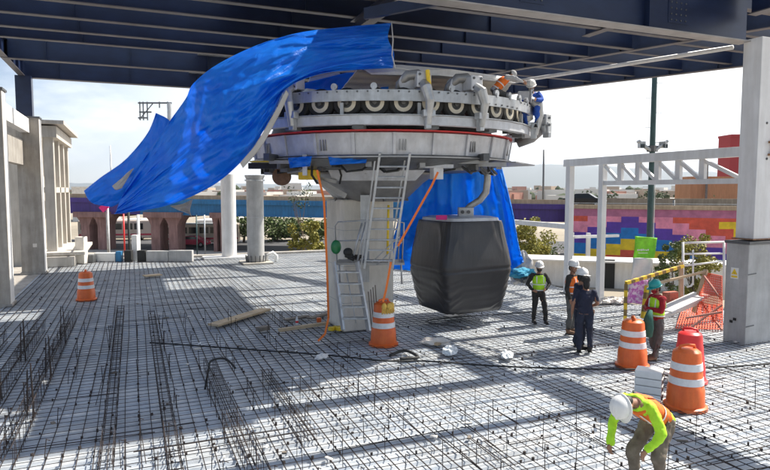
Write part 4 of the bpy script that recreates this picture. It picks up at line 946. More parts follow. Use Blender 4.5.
for k, (a, e) in enumerate((((700, 300, 16.4), (722, 330, 15.3)), ((722, 305, 15.6), (690, 328, 15.6)), ((704, 276, 16.6), (722, 300, 15.8)), ((686, 318, 15.6), (722, 312, 15.4)))):
    b = MB(); b.tube([D(*a), D(*e)], .03, 7); tag(b.build('scaffold_tube', mat('pink primer tube', (.50, .22, .17), .7)), ('pinkish tube slanting down right through the net', 'pinkish tube slanting down left through the net', 'pinkish tube high in the net', 'pinkish tube lying low across the net')[k], 'tube', 'scaffold tubes in the net')
b = MB(); b.beam(D(664, 311, 16.0), D(702, 294, 16.6), .5, .06); tag(b.build('ramp_board', M['white']), 'wide white ramp board behind the worker in teal helmet', 'board')
b = MB(); b.beam(D(664, 316, 15.8), D(703, 300, 16.4), .08, .12); tag(b.build('ramp_beam', M['beige']), 'beige beam under the white ramp board', 'beam')
for k in range(5):
    c_ = G(606+k*9, 304-k*.4); crumple('rubble', c_, (.3, .2, .12), 'beige', ('tan rubble nearest the white post', 'second tan rubble lump from the white post', 'middle tan rubble lump of the row', 'tan rubble lump below the banner', 'tan rubble lump right of the banner')[k], 'rubble', k*1.7)
for k, (x_, y_) in enumerate(((672, 296), (676, 303), (668, 302))):
    b = MB(); b.box(D(x_, y_, 19), (.5, .3, .25), k); tag(b.build('brick_pile', mat('red brick', (.45, .14, .09), .9, 0, .3, 20)), ('small brick pile left of the ramp, upper', 'small brick pile touching the ramp', 'small brick pile behind the teal helmet')[k], 'bricks')
# banner
bn = thing('banner', 'slanting feather banner in lime green, white and purple', 'banner')
def bq(p, m, nm, txt=None):
    b = MB(); q = [D(x_, y_, 19.2) for x_, y_ in p]; n_ = 10; vs = []
    for i in range(n_+1):
        for j in range(n_+1):
            u, v = i/n_, j/n_; q_ = q[0].lerp(q[1], u).lerp(q[3].lerp(q[2], u), v); vs.append(q_+fdir*(.05*math.sin(u*5+v*3)))
    b.add(vs, [(i*(n_+1)+j, i*(n_+1)+j+1, (i+1)*(n_+1)+j+1, (i+1)*(n_+1)+j) for i in range(n_) for j in range(n_)])
    o = b.build(nm, M[m], bn, True); s_ = o.modifiers.new('t', 'SOLIDIFY'); s_.thickness = .004; return o
tp = bq([(635, 236), (658, 238), (653.5, 258), (633, 258)], 'bannerg', 'green_panel'); bq([(633, 258), (653.5, 258), (649, 280), (630, 280)], 'bannerw', 'white_panel'); bq([(630, 280), (649, 280), (644, 304), (626, 303)], 'bannerp', 'purple_panel')
b = MB()
for k in range(7): b.box(D(638+k*1.7, 250+rnd.uniform(-.3, .3), 19.12), (.035, .004, rnd.uniform(.04, .08)), -YAW)
b.box(D(643, 253, 19.12), (.3, .004, .02), -YAW)
b.build('faded_marks', M['whitep'], tp)
# tall pole with flood lights
tpz = G(651, 300, -3); tpz = D(651, 190, 31); tpz.z = -3
po = thing('floodlight_pole', 'tall dark green pole with step pegs and two floodlight pairs behind the banner', 'lamp pole', tpz)
b = MB(); b.lathe((0, 0, 0), [(.15, 0), (.15, 6), (.13, 12), (.12, 15)], 14); b.build('shaft', M['polegr'], po, auto=True)
for k in range(9):
    b = MB(); s_ = 1 if k % 2 else -1; z = 6.9+k*.75; b.beam(cdir*s_*.1+Z*z, cdir*s_*.42+Z*z, .03, .03); b.build('step_peg', M['galv'], po)
zl = D(651, 146, 31).z+3
for s_ in (-1, 1):
    b = MB(); b.beam(cdir*s_*.1+Z*(zl-.25), cdir*s_*.75+Z*(zl+.25), .3, .14); b.box(cdir*s_*.55+Z*(zl+.05), (.3, .35, .32), .4*s_); fl = b.build('floodlight', M['galv'], po, bev=.03)
    b = MB(); b.box(cdir*s_*.58+Z*(zl-.03)+fdir*.2, (.22, .02, .2), -YAW); b.build('lens', M['glass'], fl)
b = MB(); b.box(Z*(zl-.15), (.4, .4, .3), .3); b.build('clamp', M['dgrey'], po)
b = MB(); b.tube([Vector((.16, -.1, 0)), Vector((.16, -.1, 7.5))], .02, 6); b.build('conduit', M['whitep'], po)
b = MB(); b.tube([Vector((.1, -.2, 3.9)), Vector((-.25, -.2, 3.7)), Vector((.0, -.22, 3.55)), Vector((.25, -.2, 3.8))], .02, 6); b.build('wire_coil', M['whitep'], po)

# ================================================================== STREET SIDE STRUCTURES
# low white building with dark doorway
wl = thing('low_white_building', 'long low white building with a dark doorway below the mural wall', 'building')
def dz(x_, d, z): 
    p = D(x_, 200, d); p.z = z; return p
b = MB(); a, e = dz(524, 43, 0), dz(745, 39, 0); ztop = D(620, 265.5, 40).z
dirw = (e-a).normalized(); nrm = dirw.cross(Z)
b.beam(a+Z*((ztop-3)/2)-nrm*1.25, e+Z*((ztop-3)/2)-nrm*1.25, 2.5, ztop+3, mi=0); b.build('wall', M['white'], wl)
b = MB(); b.beam(a+Z*(ztop+.06)-nrm*1.1, e+Z*(ztop+.06)-nrm*1.1, 2.9, .12); b.build('roof', M['white'], wl)
for x0, x1 in ((605, 622), (697, 702)):
    b = MB(); q0, q1 = dz(x0, 0, 0), None
    f0 = (x0-524)/221; f1 = (x1-524)/221; p0 = a.lerp(e, f0); p1 = a.lerp(e, f1)
    b.beam(p0+Z*(-3+1.0)+nrm*.03, p1+Z*(-2.0)+nrm*.03, .1, 2.0); b.build('doorway', M['black'], wl)
# overpass
ov = thing('overpass', 'road overpass with blue and purple girders on pinkish piers crossing the background', 'overpass')
O0, O1 = dz(20, 69.5, 0), dz(566, 60, 0)
zt0, zt1 = D(60, 197, 69).z, D(566, 204.5, 60).z
def opt(x_):
    # point on the overpass front line seen at pixel column x_
    r_ = ray(x_, 200); den = (O1-O0); t_ = (CP.x*r_.y-CP.y*r_.x-(O0.x*r_.y-O0.y*r_.x))/(den.x*r_.y-den.y*r_.x); return t_
od = (O1-O0).normalized(); on = od.cross(Z)
for x0, x1, m in ((-40, 139, 'ovp'), (139, 420, 'ovb'), (420, 566, 'ovp')):
    t0, t1 = opt(x0), opt(x1); p0 = O0.lerp(O1, t0); p1 = O0.lerp(O1, t1); p0.z = zt0+(zt1-zt0)*t0-.9; p1.z = zt0+(zt1-zt0)*t1-.9
    b = MB(); b.beam(p0-on*5, p1-on*5, 9.6, 1.5); b.beam(p0+Z*.65-on*.4, p1+Z*.65-on*.4, 1.0, .5); b.beam(p0-Z*.8-on*.3, p1-Z*.8-on*.3, .5, .12); b.build('girder', M[m], ov)
    b = MB(); b.beam(p0+Z*1.13-on*.3, p1+Z*1.13-on*.3, .3, .44); b.build('parapet', M['ovt'], ov)
def pier(x0, x1, zt=1.3):
    p0 = O0.lerp(O1, opt(x0)); p1 = O0.lerp(O1, opt(x1)); wd = (p1-p0).length; c = (p0+p1)/2-on*2.5; b = MB()
    def P3(u, v, z): return c+od*u+on*v+Z*z
    hw = wd/2
    # two flared legs with an arched gap, crosshead on top
    for s_ in (-1, 1):
        ins = hw*.16; secs_ = [(-3, hw*.78, hw*.26), (-.2, hw*.78, hw*.26), (.35, hw*.9, hw*.14), (.72, hw*1.05, 0)]
        b.loft([[P3(s_*o_, 2.4, z), P3(s_*i_, 2.4, z), P3(s_*i_, .6, z), P3(s_*o_, .6, z)] for z, o_, i_ in secs_])
    b.beam(P3(-hw*1.12, 0, 1.0), P3(hw*1.12, 0, 1.0), 5.6, .6); b.build('pier', M['pier'], ov)
pier(76, 108); pier(146, 180); pier(211, 224); pier(500, 512)
# mural ramp wall
ml = thing('mural_wall', 'ramp wall of the overpass painted with stepped red, pink, violet, blue and yellow blocks', 'mural wall')
cols = dict(mauve=(.42, .14, .24), red=(.62, .09, .05), pink=(.75, .25, .36), vio=(.10, .04, .33), blue=(.01, .17, .48), yel=(.75, .52, .02), pur=(.14, .03, .24))
mm_ = [mat('mural '+k, v, .75, 0, .22, 1.6) for k, v in cols.items()]; ck = list(cols)
W0, W1 = dz(566, 58, 0), dz(905, 47, 0)
wdv = (W1-W0); wn = wdv.normalized().cross(Z)
def wpt(x_):
    r_ = ray(x_, 200); return (CP.x*r_.y-CP.y*r_.x-(W0.x*r_.y-W0.y*r_.x))/(wdv.x*r_.y-wdv.y*r_.x)
zt = D(570, 208.5, 57.6).z; unit = 5.45/606*57   # height of half a block in metres
colsx = [560, 573.5, 588.2, 607.3, 621.8, 639.5, 656.4, 673.6, 690, 707, 727, 747, 767, 790, 815, 842, 870, 900]
depthc = [3.0, 2.0, 1.0, 0, -1.0, 0, 1.0, 2, 3, 4, 5, 4, 3, 2, 1, 2, 3]   # steps: how far the bands sit down (half blocks)
b = MB(); b.beam(W0+Z*(-3+(zt+3)/2)-wn*4, W1+Z*(-3+(zt+3)/2)-wn*4, 8, zt+3, mi=0)
seq = [('red', 2), ('pink', 2), ('vio', 2), ('blue', 2), ('yel', 2), ('red', 3)]
for i in range(len(colsx)-1):
    ta, tb_ = wpt(colsx[i]), wpt(colsx[i+1]); pa = W0.lerp(W1, max(0, ta)); pb = W0.lerp(W1, tb_); z = zt-1.35*unit; off = depthc[i]
    # top block begins with red (or pink/violet when shifted up)
    lev = 0; 
    items = []
    start = off-1.0      # pink starts at 'start' half blocks below the mauve band
    z_red = z
    edges = [('red', 0, start), ('pink', start, start+2), ('vio', start+2, start+4), ('blue', start+4, start+6), ('yel', start+6, start+8), ('red', start+8, 12)]
    for nme, e0, e1 in edges:
        e0 = max(0, e0); e1 = min(max(e1, 0), 8.6)
        if e1 <= e0: continue
        za, zb_ = z-e0*unit, z-e1*unit; k = ck.index(nme)
        b.add([pa+wn*.012+Z*(zb_), pb+wn*.012+Z*(zb_), pb+wn*.012+Z*za, pa+wn*.012+Z*za], [(0, 1, 2, 3)], mi=k)
b.build('painted_wall', mm_, ml)
for xa, xb, ya, yb in ((720, 742, 222, 229), (735, 742, 222, 237)):
    b = MB(); q = []
    for x_, y_ in ((xa, yb), (xb, yb), (xb, ya), (xa, ya)):
        t_ = wpt(x_); p = W0.lerp(W1, t_); dd = (p-CP).dot(Fv); p = p.copy(); p.z = D(x_, y_, dd).z; q.append(p+wn*(.02+.003*(ya+xa == 957)))
    b.add(q, [(0, 1, 2, 3)]); b.build('yellow_block', mm_[5], ml)
b = MB(); b.beam(W0+Z*(zt+.18)-wn*.1, W1+Z*(zt+.18)-wn*.1, .45, .36); b.build('parapet', M['ovt'], ml)
b = MB(); b.beam(W0+Z*(zt+.05)-wn*4.1, W1+Z*(zt+.05)-wn*4.1, 7.4, .1); b.build('roadway', M['asphalt'], ml)
b = MB(); b.beam(W0+Z*(zt+.45)-wn*7.9, W1+Z*(zt+.45)-wn*7.9, .3, .9); b.build('far_parapet', M['ovt'], ml)
b = MB(); b.beam(W0+Z*-2.9+wn*1.0, W1+Z*-2.9+wn*1.0, 2.0, .2); b.build('kerb', M['pave'], ml)
b = MB(); b.beam(W0+Z*(zt+.52)-wn*.1, W1+Z*(zt+.52)-wn*.1, .05, .05); b.build('guard_rail', M['galv'], ml)
for x_ in (582.5, 597.5):
    t_ = wpt(x_); p = W0.lerp(W1, t_)+wn*6; p.z = -3; b = MB(); b.beam(p, p+Z*3.1, .3, .3, up=cdir); tag(b.build('bollard_post', M['white']), ('white square post in front of the mural, left one', 'white square post in front of the mural, right one')[x_ > 590], 'post')
# orange and red buildings behind
def bld(x0, x1, yt, d, depth, m, label, base=-3, wins=0, nm='building'):
    a = dz(x0, d, base); e = dz(x1, d, base); ztp = D((x0+x1)/2, yt, d).z; r = thing(nm, label, 'building', a); b = MB(); dv = (e-a); nn = dv.normalized().cross(Z)
    b.beam(dv*0+Z*((ztp-base)/2)-nn*depth/2, dv+Z*((ztp-base)/2)-nn*depth/2, depth, ztp-base); b.build('wall', M[m], r)
    b = MB(); b.beam(Z*(ztp-base+.15)-nn*depth/2, dv+Z*(ztp-base+.15)-nn*depth/2, depth+.4, .3); b.build('roof_edge', M[m], r)
    for k in range(wins):
        f = (k+.5)/wins; b = MB(); c = dv*f+nn*.03+Z*(ztp-base)*.7; b.beam(c-dv.normalized()*.6, c+dv.normalized()*.6, .06, 1.2); b.build('window', M['glass'], r)
    return r
o = bld(690, 740, 179, 75, 4, 'orbld', 'plain orange building beyond the mural wall at the right'); o = bld(728, 800, 137, 84, 3, 'redbld', 'tall dark red building at the right edge behind the pillar')
b = MB(); p = dz(706, 74.6, 2); b.beam(p, p+Z*5, .1, .25, up=cdir); tag(b.build('downpipe', M['woodd']), 'dark downpipe on the orange building', 'pipe')

# background blocks seen left under the overpass
bld(72, 100, 188, 130, 10, 'beige', 'low tan building seen above the purple girder at the left')
bld(196, 226, 222, 95, 12, 'white', 'pale building seen under the overpass between the piers', wins=5)
bld(110, 142, 222, 130, 12, 'beige', 'tan building seen far between the left piers', wins=4)

# ------------------------------------------------------------------ vehicles
def car(p, rz, body, label, s=1.0):
    r = thing('car', label, 'car', p, rz, 'cars around the overpass'); r.scale = (s, s, s)
    prof_ = [(-2.15, .35), (-2.2, .75), (-2.0, .92), (-1.45, .98), (-.75, 1.42), (.55, 1.45), (1.25, 1.0), (2.05, .85), (2.2, .6), (2.15, .3)]
    b = MB(); b.loft([[Vector((x_, y_*.88 if z > 1.1 else y_, z)) for x_, z in prof_] for y_ in (-.86, -.8, .8, .86)]); b.build('body', M[body], r, bev=.05)
    b = MB()
    for s_ in (-1, 1): b.add([(-1.3, s_*.80, 1.0), (-.72, s_*.775, 1.36), (.5, s_*.775, 1.38), (1.05, s_*.80, 1.0)][::s_], [(0, 1, 2, 3)])
    b.v = [(x_, y_*1.07, z) for x_, y_, z in b.v]; b.build('side_glass', M['glass'], r)
    for x_ in (-1.35, 1.35):
        for s_ in (-1, 1):
            b = MB(); b.lathe((x_, s_*.78, .32), [(.32, -.1), (.32, .1)], 18, ax=(0, 1, 0)); b.lathe((x_, s_*.78, .32), [(.18, -.112), (.18, .112)], 14, ax=(0, 1, 0), mi=1); b.build('wheel', [M['black'], M['galv']], r)
    for s_ in (-.6, .6):
        b = MB(); b.box((2.13, s_, .68), (.12, .3, .12)); b.build('headlight', M['whitep'], r)
    return r
mz = zt+.0
p = dz(584, 60.5, 0); p.z = zt+.05; car(p, math.atan2(wdv.y, wdv.x), 'carb', 'black car driving on the ramp above the mural wall', .95)
car(G(192+1, 246.5, -3), R_(-25), 'carr', 'pinkish red car parked beside the bus', .9)
car(G(245, 236, -3), R_(-25), 'carw', 'silver car parked behind the white round column')
car(G(285, 240, -3), R_(-20), 'carb', 'dark car parked left of the nearest tree')
def bus(p, rz, label, s=1):
    r = thing('bus', label, 'bus', p, rz); r.scale = (s, s, s)
    b = MB(); b.box((0, 0, 1.65), (10.5, 2.4, 2.7)); b.build('body', M['busb'], r, bev=.15)
    for sd_ in (-1, 1):
        for k in range(6):
            b = MB(); b.box((-4.2+k*1.5, sd_*1.21, 2.1), (1.25, .03, .9)); b.build('window', M['glass'], r)
    b = MB(); b.box((-5.26, 0, 2.0), (.03, 2.0, 1.2)); b.build('windscreen', M['glass'], r)
    b = MB(); b.box((0, 0, 3.04), (6, 1.6, .12)); b.build('roof_unit', M['whitep'], r)
    for x_ in (-3.4, 3.2):
        for s_ in (-1, 1):
            b = MB(); b.lathe((x_, s_*1.1, .45), [(.45, -.15), (.45, .15)], 18, ax=(0, 1, 0)); b.build('wheel', M['black'], r)
    b = MB(); b.box((0, -1.212, .9), (10.2, .02, .25)); b.build('stripe', M['carr'], r)
bus(G(206, 246, -3)+Vector((0, 3, 0)), R_(-14), 'pale city bus standing between the pinkish piers', .85)
bus(G(118, 240, -3), R_(-14), 'pale bus far behind the left posts', .9)

# ------------------------------------------------------------------ slab-edge objects at left, posts
def sbox(x0, x1, y0, y1, yb, name, m, label, cat, thick=.3, extra=None):
    gp = G((x0+x1)/2, yb); d = (gp-CP).dot(Fv); a = D(x0, y1, d); e = D(x1, y0, d); w_ = (e-a).dot(cdir); h_ = e.z-a.z; c = (a+e)/2; b = MB()
    b.box(c+fdir*(-thick/2), (w_, thick, h_), -YAW); o = b.build(name, M[m], bev=.02); return tag(o, label, cat)
sbox(75, 84, 237, 264, 264, 'timber_post', 'beige', 'broad beige post at the slab edge next to the white ledge', 'post', .4)
sbox(85.5, 93, 255, 263.5, 263, 'crate', 'dgrey', 'small dark crate between the beige post and the white barrier', 'crate', .4)
for k, (x0, x1, y0, m, lb_) in enumerate(((94, 115, 253, 'whitep', 'white plastic barrier at the slab edge, leftmost of the row'), (115.5, 121, 251.5, 'ovb', 'narrow bluish panel beside the white barrier'), (124, 131, 250.5, 'black', 'black panel right of the red pole'), (137, 145, 250.5, 'black', 'black panel right of the short white post'), (146, 168, 251, 'concg', 'long grey barrier panel under the tarp, left one'), (168.5, 192, 250.5, 'concg', 'long grey barrier panel under the tarp, right one'))):
    sbox(x0, x1, y0, 262.5, 262, 'barrier_panel', m, lb_, 'barrier')
sbox(131.5, 137, 235, 262, 261, 'white_post', 'whitep', 'short white square post between two black panels', 'post')
def pole(x_, y0, yb, d, r_, m, label, name='pole', z0=-3):
    p = dz(x_, d, z0); b = MB(); zt_ = D(x_, y0, d).z; b.tube([p, Vector((p.x, p.y, zt_))], r_, 8); return tag(b.build(name, M[m], smooth=True), label, 'pole')
pole(107, 204, 252, 38, .09, 'galv', 'pale post behind the white barrier under the tarp tip'); pole(123, 214, 262, 36, .045, 'redp', 'thin red pole at the slab edge', z0=-.5)
pole(128, 212, 262, 40, .08, 'black', 'black lamp post just right of the red pole'); pole(137.5, 215, 255, 42, .1, 'paintw', 'white post beside the black lamp post')
pole(112, 146, 200, 120, .12, 'galv', 'very tall thin mast far away left of the tarp'); pole(543, 150, 200, 140, .22, 'dgrey', 'tall thin mast on the skyline right of the station')
pole(674, 200, 240, 56, .1, 'dgrey', 'thin dark pole in front of the mural wall'); pole(204, 215, 250, 60, .07, 'galv', 'thin pale pole in front of the bus')
pole(196, 215, 250, 58, .06, 'polegr', 'thin green pole in front of the bus')
b = MB(); pts = [D(107, 206, 37.9), D(112, 201, 30), D(118, 194, 24)]; b.tube(pts, .05, 6); tag(b.build('cord', M['magenta'], smooth=True), 'magenta cord tied from the pale post to the tarp tip', 'cord')
b = MB(); b.beam(D(101, 210, 37.9), D(107, 205, 37.9), .05, .4); tag(b.build('cloth_rag', M['magenta']), 'bright magenta cloth on the pale post', 'cloth')
# distant ropeway tower top left of tarp
rt = thing('ropeway_tower', 'distant ropeway pylon head above the tarp at the left', 'ropeway tower', dz(158, 150, -3))
b = MB(); hT = D(158, 104, 150).z+3; b.lathe(cdir*3.4, [(.9, 0), (.5, hT)], 14); b.build('shaft', M['galv'], rt)
for zz, x0, x1 in ((hT, -4.2, 4.0), (hT-2.2, -4.0, -1.0), (hT-3.6, -4.3, -2.2)):
    b = MB(); b.beam(cdir*x0+Z*zz, cdir*x1+Z*zz, .3, .35); b.build('crossarm', M['dgrey'], rt)
for x_ in (-3.8, -3.0, -2.0, 1.0, 3.0):
    b = MB(); b.beam(cdir*x_+Z*(hT+.3), cdir*x_+Z*(hT-4.2 if x_ < -1.5 else hT-1.2), .2, .25, up=cdir); b.build('sheave_train', M['dgrey'], rt)
b = MB(); b.beam(cdir*-4+Z*(hT-4), cdir*-.5+Z*hT, .2, .2); b.build('crossarm', M['dgrey'], rt)

# ------------------------------------------------------------------ trees
def tree(name, p, h, cr_w, m, label, nleaf=900, trunk=.12, low=.3, leaf=.16, seed=0, group=None):
    rr = random.Random(seed); r = thing(name, label, 'tree' if h > 2.5 else 'bush', p, 0, group)
    b = MB(); b.tube([(0, 0, 0), (.05*h, .02*h, h*.35), (.0, .03*h, h*.7)], [trunk, trunk*.7, trunk*.25], 8); ends = []
    for k in range(9):
        a = rr.random()*6.28; z0 = h*rr.uniform(low*.6, .6); e = Vector((math.cos(a)*cr_w*.5*rr.uniform(.5, 1), math.sin(a)*cr_w*.5*rr.uniform(.5, 1), h*rr.uniform(max(low, .4), .92)))
        b.tube([(0.03*h, .02*h, z0), e*.5+Vector((0, 0, z0*.4)), e], [trunk*.4, trunk*.25, trunk*.1], 6); ends.append(e)
    b.build('trunk', M['bark'], r)
    b = MB(); cl_ = []
    for k in range(24):
        if k < 9: c = ends[k]
        else:
            a = rr.random()*6.28; q = rr.random()**.5; z = rr.uniform(low, .95); wz = math.sin(math.pi*min(1, max(.08, (z-low)/(1.02-low))))**.6
            c = Vector((math.cos(a)*cr_w*.5*q*wz, math.sin(a)*cr_w*.5*q*wz, z*h))
        cl_.append((c, rr.uniform(.10, .2)*cr_w))
    for k in range(nleaf):
        c, rad = rr.choice(cl_); d = Vector((rr.gauss(0, 1), rr.gauss(0, 1), rr.gauss(0, .8))).normalized()*rad*rr.uniform(.5, 1.1); q = c+d
        u = Vector((rr.gauss(0, 1), rr.gauss(0, 1), rr.gauss(0, .6))).normalized(); v = u.cross(Vector((rr.gauss(0, 1), rr.gauss(0, 1), rr.gauss(0, 1)))).normalized(); s_ = leaf*rr.uniform(.6, 1.3)
        b.add([q-u*s_*.5, q+v*s_*.28, q+u*s_*.5, q-v*s_*.28], [(0, 1, 2, 3)])
    b.build('crown', M[m], r); return r
tr = lambda x_, yb, d: (lambda p: Vector((p.x, p.y, -3)))(D(x_, 200, d))
tree('tree', tr(305, 0, 42), D(305, 209, 42).z+3, 2.2, 'leafb', 'slim yellow green tree beyond the slab edge left of the column', 3000, .06, .12, .24, 1)
tree('tree', tr(243, 0, 78), D(243, 216, 78).z+3, 5, 'leafa', 'round green tree between the two round columns', 2400, .18, .35, .35, 2)
tree('tree', tr(276, 0, 80), D(276, 219, 80).z+3, 6.5, 'leafa', 'wide green tree right of the grey round column', 3000, .2, .3, .38, 3)
tree('tree', tr(318, 0, 82), D(318, 221, 82).z+3, 5, 'leafa', 'low green tree right of the slim near tree', 2000, .2, .2, .38, 4)
tree('shrub', tr(306, 0, 40), 1.1, 2.4, 'leafa', 'green shrub at the foot of the slim near tree', 900, .05, .05, .14, 5)
tree('shrub', tr(531, 0, 48), D(531, 218, 48).z+3, 3.6, 'leafb', 'yellow flowering shrub under the purple girder right of the cabin', 5500, .06, .03, .24, 6)
tree('shrub', tr(546, 0, 52), 2.4, 2.6, 'leafa', 'brownish low shrub beside the yellow flowering shrub', 900, .06, .05, .2, 16)
tree('tree', tr(696, 0, 36), D(696, 226, 36).z+3, 2.4, 'leafb', 'yellow green tree in front of the mural near the right pillar', 5000, .07, .1, .17, 7)
tree('tree', tr(675, 0, 35), D(675, 240, 35).z+3, 1.7, 'leafa', 'smaller green tree left of the yellow green one by the pillar', 2400, .05, .1, .16, 8)
tree('tree', tr(656, 0, 120), D(656, 189, 120).z+3, 6, 'leafc', 'dark tree above the mural wall right of the floodlight pole', 900, .2, .4, .6, 9)
tree('tree', tr(686, 0, 130), D(686, 193, 130).z+3, 7, 'leafc', 'small dark tree near the orange building', 700, .2, .4, .6, 10)
tree('shrub', tr(722, 0, 66), D(722, 201, 66).z+3, 5, 'leafa', 'green bush in front of the orange building', 1000, .2, .6, .3, 11)
tree('tree', tr(600, 0, 150), D(600, 193, 150).z+3, 9, 'leafc', 'distant dark tree behind the black car', 700, .2, .4, .8, 12)
tree('tree', tr(300, 0, 45), D(300, 178, 45).z+3, 2.2, 'leafc', 'tall sparse tree whose top shows under the drum', 260, .05, .72, .18, 13)

# ================================================================== PEOPLE
def person(name_label, loc, rz, J, look, s=1.0, nm='person'):
    """J: joints in local metres, facing +Y. look: materials and extras."""
    r = thing('person', name_label, 'person', loc, rz); r.scale = (s, s, s)
    V = {k: Vector(v) for k, v in J.items()}
    ch, pe, nk, hd = V['chest'], V['pelvis'], V['neck'], V['head']
    up = (ch-pe).normalized()
    shx = (V['shR']-V['shL']).normalized(); fwd = up.cross(shx).normalized()*-1 if False else shx.cross(up).normalized()*-1
    fwd = Z.cross(shx) if abs((Z.cross(shx)).length) < .1 else (up.cross(shx)).normalized()
    if fwd.dot(V.get('face', Vector((0, 1, 0)))) < 0: fwd = -fwd
    face = V.get('face', Vector((0, 1, 0))).normalized(); hup = (hd-nk).normalized(); hx = face.cross(hup).normalized(); hy = hup.cross(hx).normalized(); H3 = Matrix((hx, hy, hup)).transposed()
    def torso(b, g_, lo=True):
        secs_ = [(pe-up*.06, .155, .115), (pe+up*.04, .16, .12), (pe.lerp(ch, .45), .14, .105), (ch, .175, .12), (ch.lerp(nk, .55), .17, .10), (ch.lerp(nk, .9), .09, .07)]
        rings = [[c+shx*((rx+g_)*math.cos(a))+fwd*((ry+g_)*math.sin(a)) for a in [2*math.pi*k/16 for k in range(16)]] for c, rx, ry in secs_]; b.loft(rings)
    # body
    b = MB(); torso(b, 0); b.cap_(ch.lerp(nk, .7), .06, hd-hup*.04, .055)
    def hp(x_, y_, z): return hd+H3 @ Vector((x_, y_, z))
    b.ell(hp(0, 0, .02), (.076, .096, .115), H3, 18, 12); b.ell(hp(0, .03, -.055), (.056, .062, .06), H3, 14, 9); b.ell(hp(0, .1, -.01), (.014, .022, .024), H3, 8, 6)
    b.ell(hp(0, .088, -.062), (.026, .012, .008), H3, 8, 6)
    for s_ in (-1, 1): b.ell(hp(s_*.08, -.005, -.005), (.012, .02, .032), H3, 8, 6); b.ell(hp(s_*.032, .084, .02), (.02, .012, .008), H3, 8, 6)
    for sd_ in 'LR':
        sh, el, wr = V['sh'+sd_], V['el'+sd_], V['wr'+sd_]; b.cap_(sh, .055, el, .042); b.cap_(el, .042, wr, .027)
        hpz, kn, an = V['hip'+sd_], V['kn'+sd_], V['an'+sd_]; b.cap_(hpz, .085, kn, .056); b.cap_(kn, .056, an, .04)
        toe = V.get('toe'+sd_, an+Vector((0, .17, -.05))); b.cap_(an-Z*.04, .036, toe, .03)
        hd_ = V.get('hd'+sd_, wr+(wr-el).normalized()*.09); d = (hd_-wr).normalized(); sx_ = d.cross(shx); sx_ = sx_.normalized() if sx_.length > .1 else Vector((0, 1, 0)); pn = d.cross(sx_).normalized()
        b.loft([[wr+d*t_+sx_*(w_*math.cos(a))+pn*(.014*math.sin(a)) for a in [2*math.pi*k/10 for k in range(10)]] for t_, w_ in ((0, .026), (.04, .038), (.085, .041))])
        curl = V.get('curl'+sd_, Vector((.5, 0, 0))).x
        for k, (o_, l_) in enumerate(((-.030, .062), (-.010, .074), (.011, .070), (.030, .054))):
            base = wr+d*.08+sx_*o_; m1 = base+d*l_*.5+pn*(.01*curl); m2 = m1+d*(l_*.35*(1-curl*.5))+pn*(.035*curl); b.cap_(base, .0095, m1, .009, 8); b.cap_(m1, .009, m2, .0075, 8)
        b.cap_(wr+d*.025-sx_*.024, .012, wr+d*.06-sx_*.055, .0105, 8); b.cap_(wr+d*.06-sx_*.055, .0105, wr+d*.088-sx_*.058+pn*.01, .009, 8)
    bd = fuse(b, 'body', M['skin'], r, .0085, 3)
    # eyes & brows
    for s_ in (-1, 1):
        b = MB(); b.ell(hp(s_*.031, .087, .005), (.012, .008, .008), H3, 8, 6, mi=0); b.ell(hp(s_*.031, .094, .005), (.005, .004, .005), H3, 8, 6, mi=1); b.build('eye', [M['whitep'], M['black']], bd, True)
    # hair
    b = MB(); hl = look.get('hair_len', .0); b.ell(hp(0, -.02, .045), (.086, .098, .1), H3, 18, 12)
    b.ell(hp(0, -.05, -.01-hl/2), (.078, .06, .09+hl/2), H3, 14, 10); b.build('hair', M['hair'], bd, True)
    # trousers
    tm = M[look['trousers']]; b = MB(); secs_ = [(pe-up*.09, .15, .115), (pe+up*.0, .17, .13), (pe+up*.1, .158, .122)]
    b.loft([[c+shx*(rx*math.cos(a))+fwd*(ry*math.sin(a)) for a in [2*math.pi*k/16 for k in range(16)]] for c, rx, ry in secs_])
    for sd_ in 'LR': 
        hpz, kn, an = V['hip'+sd_], V['kn'+sd_], V['an'+sd_]; b.cap_(hpz, .102, kn, .075); b.cap_(kn, .074, an.lerp(kn, .05), .06)
    fuse(b, 'trousers', tm, r, .013, 2, .03)
    # shirt
    b = MB(); torso(b, .016)
    sl_ = look.get('sleeve', 1.0)
    for sd_ in 'LR':
        sh, el, wr = V['sh'+sd_], V['el'+sd_], V['wr'+sd_]; b.cap_(sh, .07, sh.lerp(el, min(1, sl_*2)), .056)
        if sl_ > .5: b.cap_(el, .056, el.lerp(wr, .93*(sl_-.5)*2), .042)
    fuse(b, 'shirt', M[look['shirt']], r, .013, 2, .024)
    if look.get('collar'): b = MB(); b.tube([nk-hup*.02+(shx*math.cos(a)+fwd*math.sin(a))*.066 for a in [2*math.pi*k/14 for k in range(15)]], .018, 8); b.build('collar', M[look['collar']], r, True)
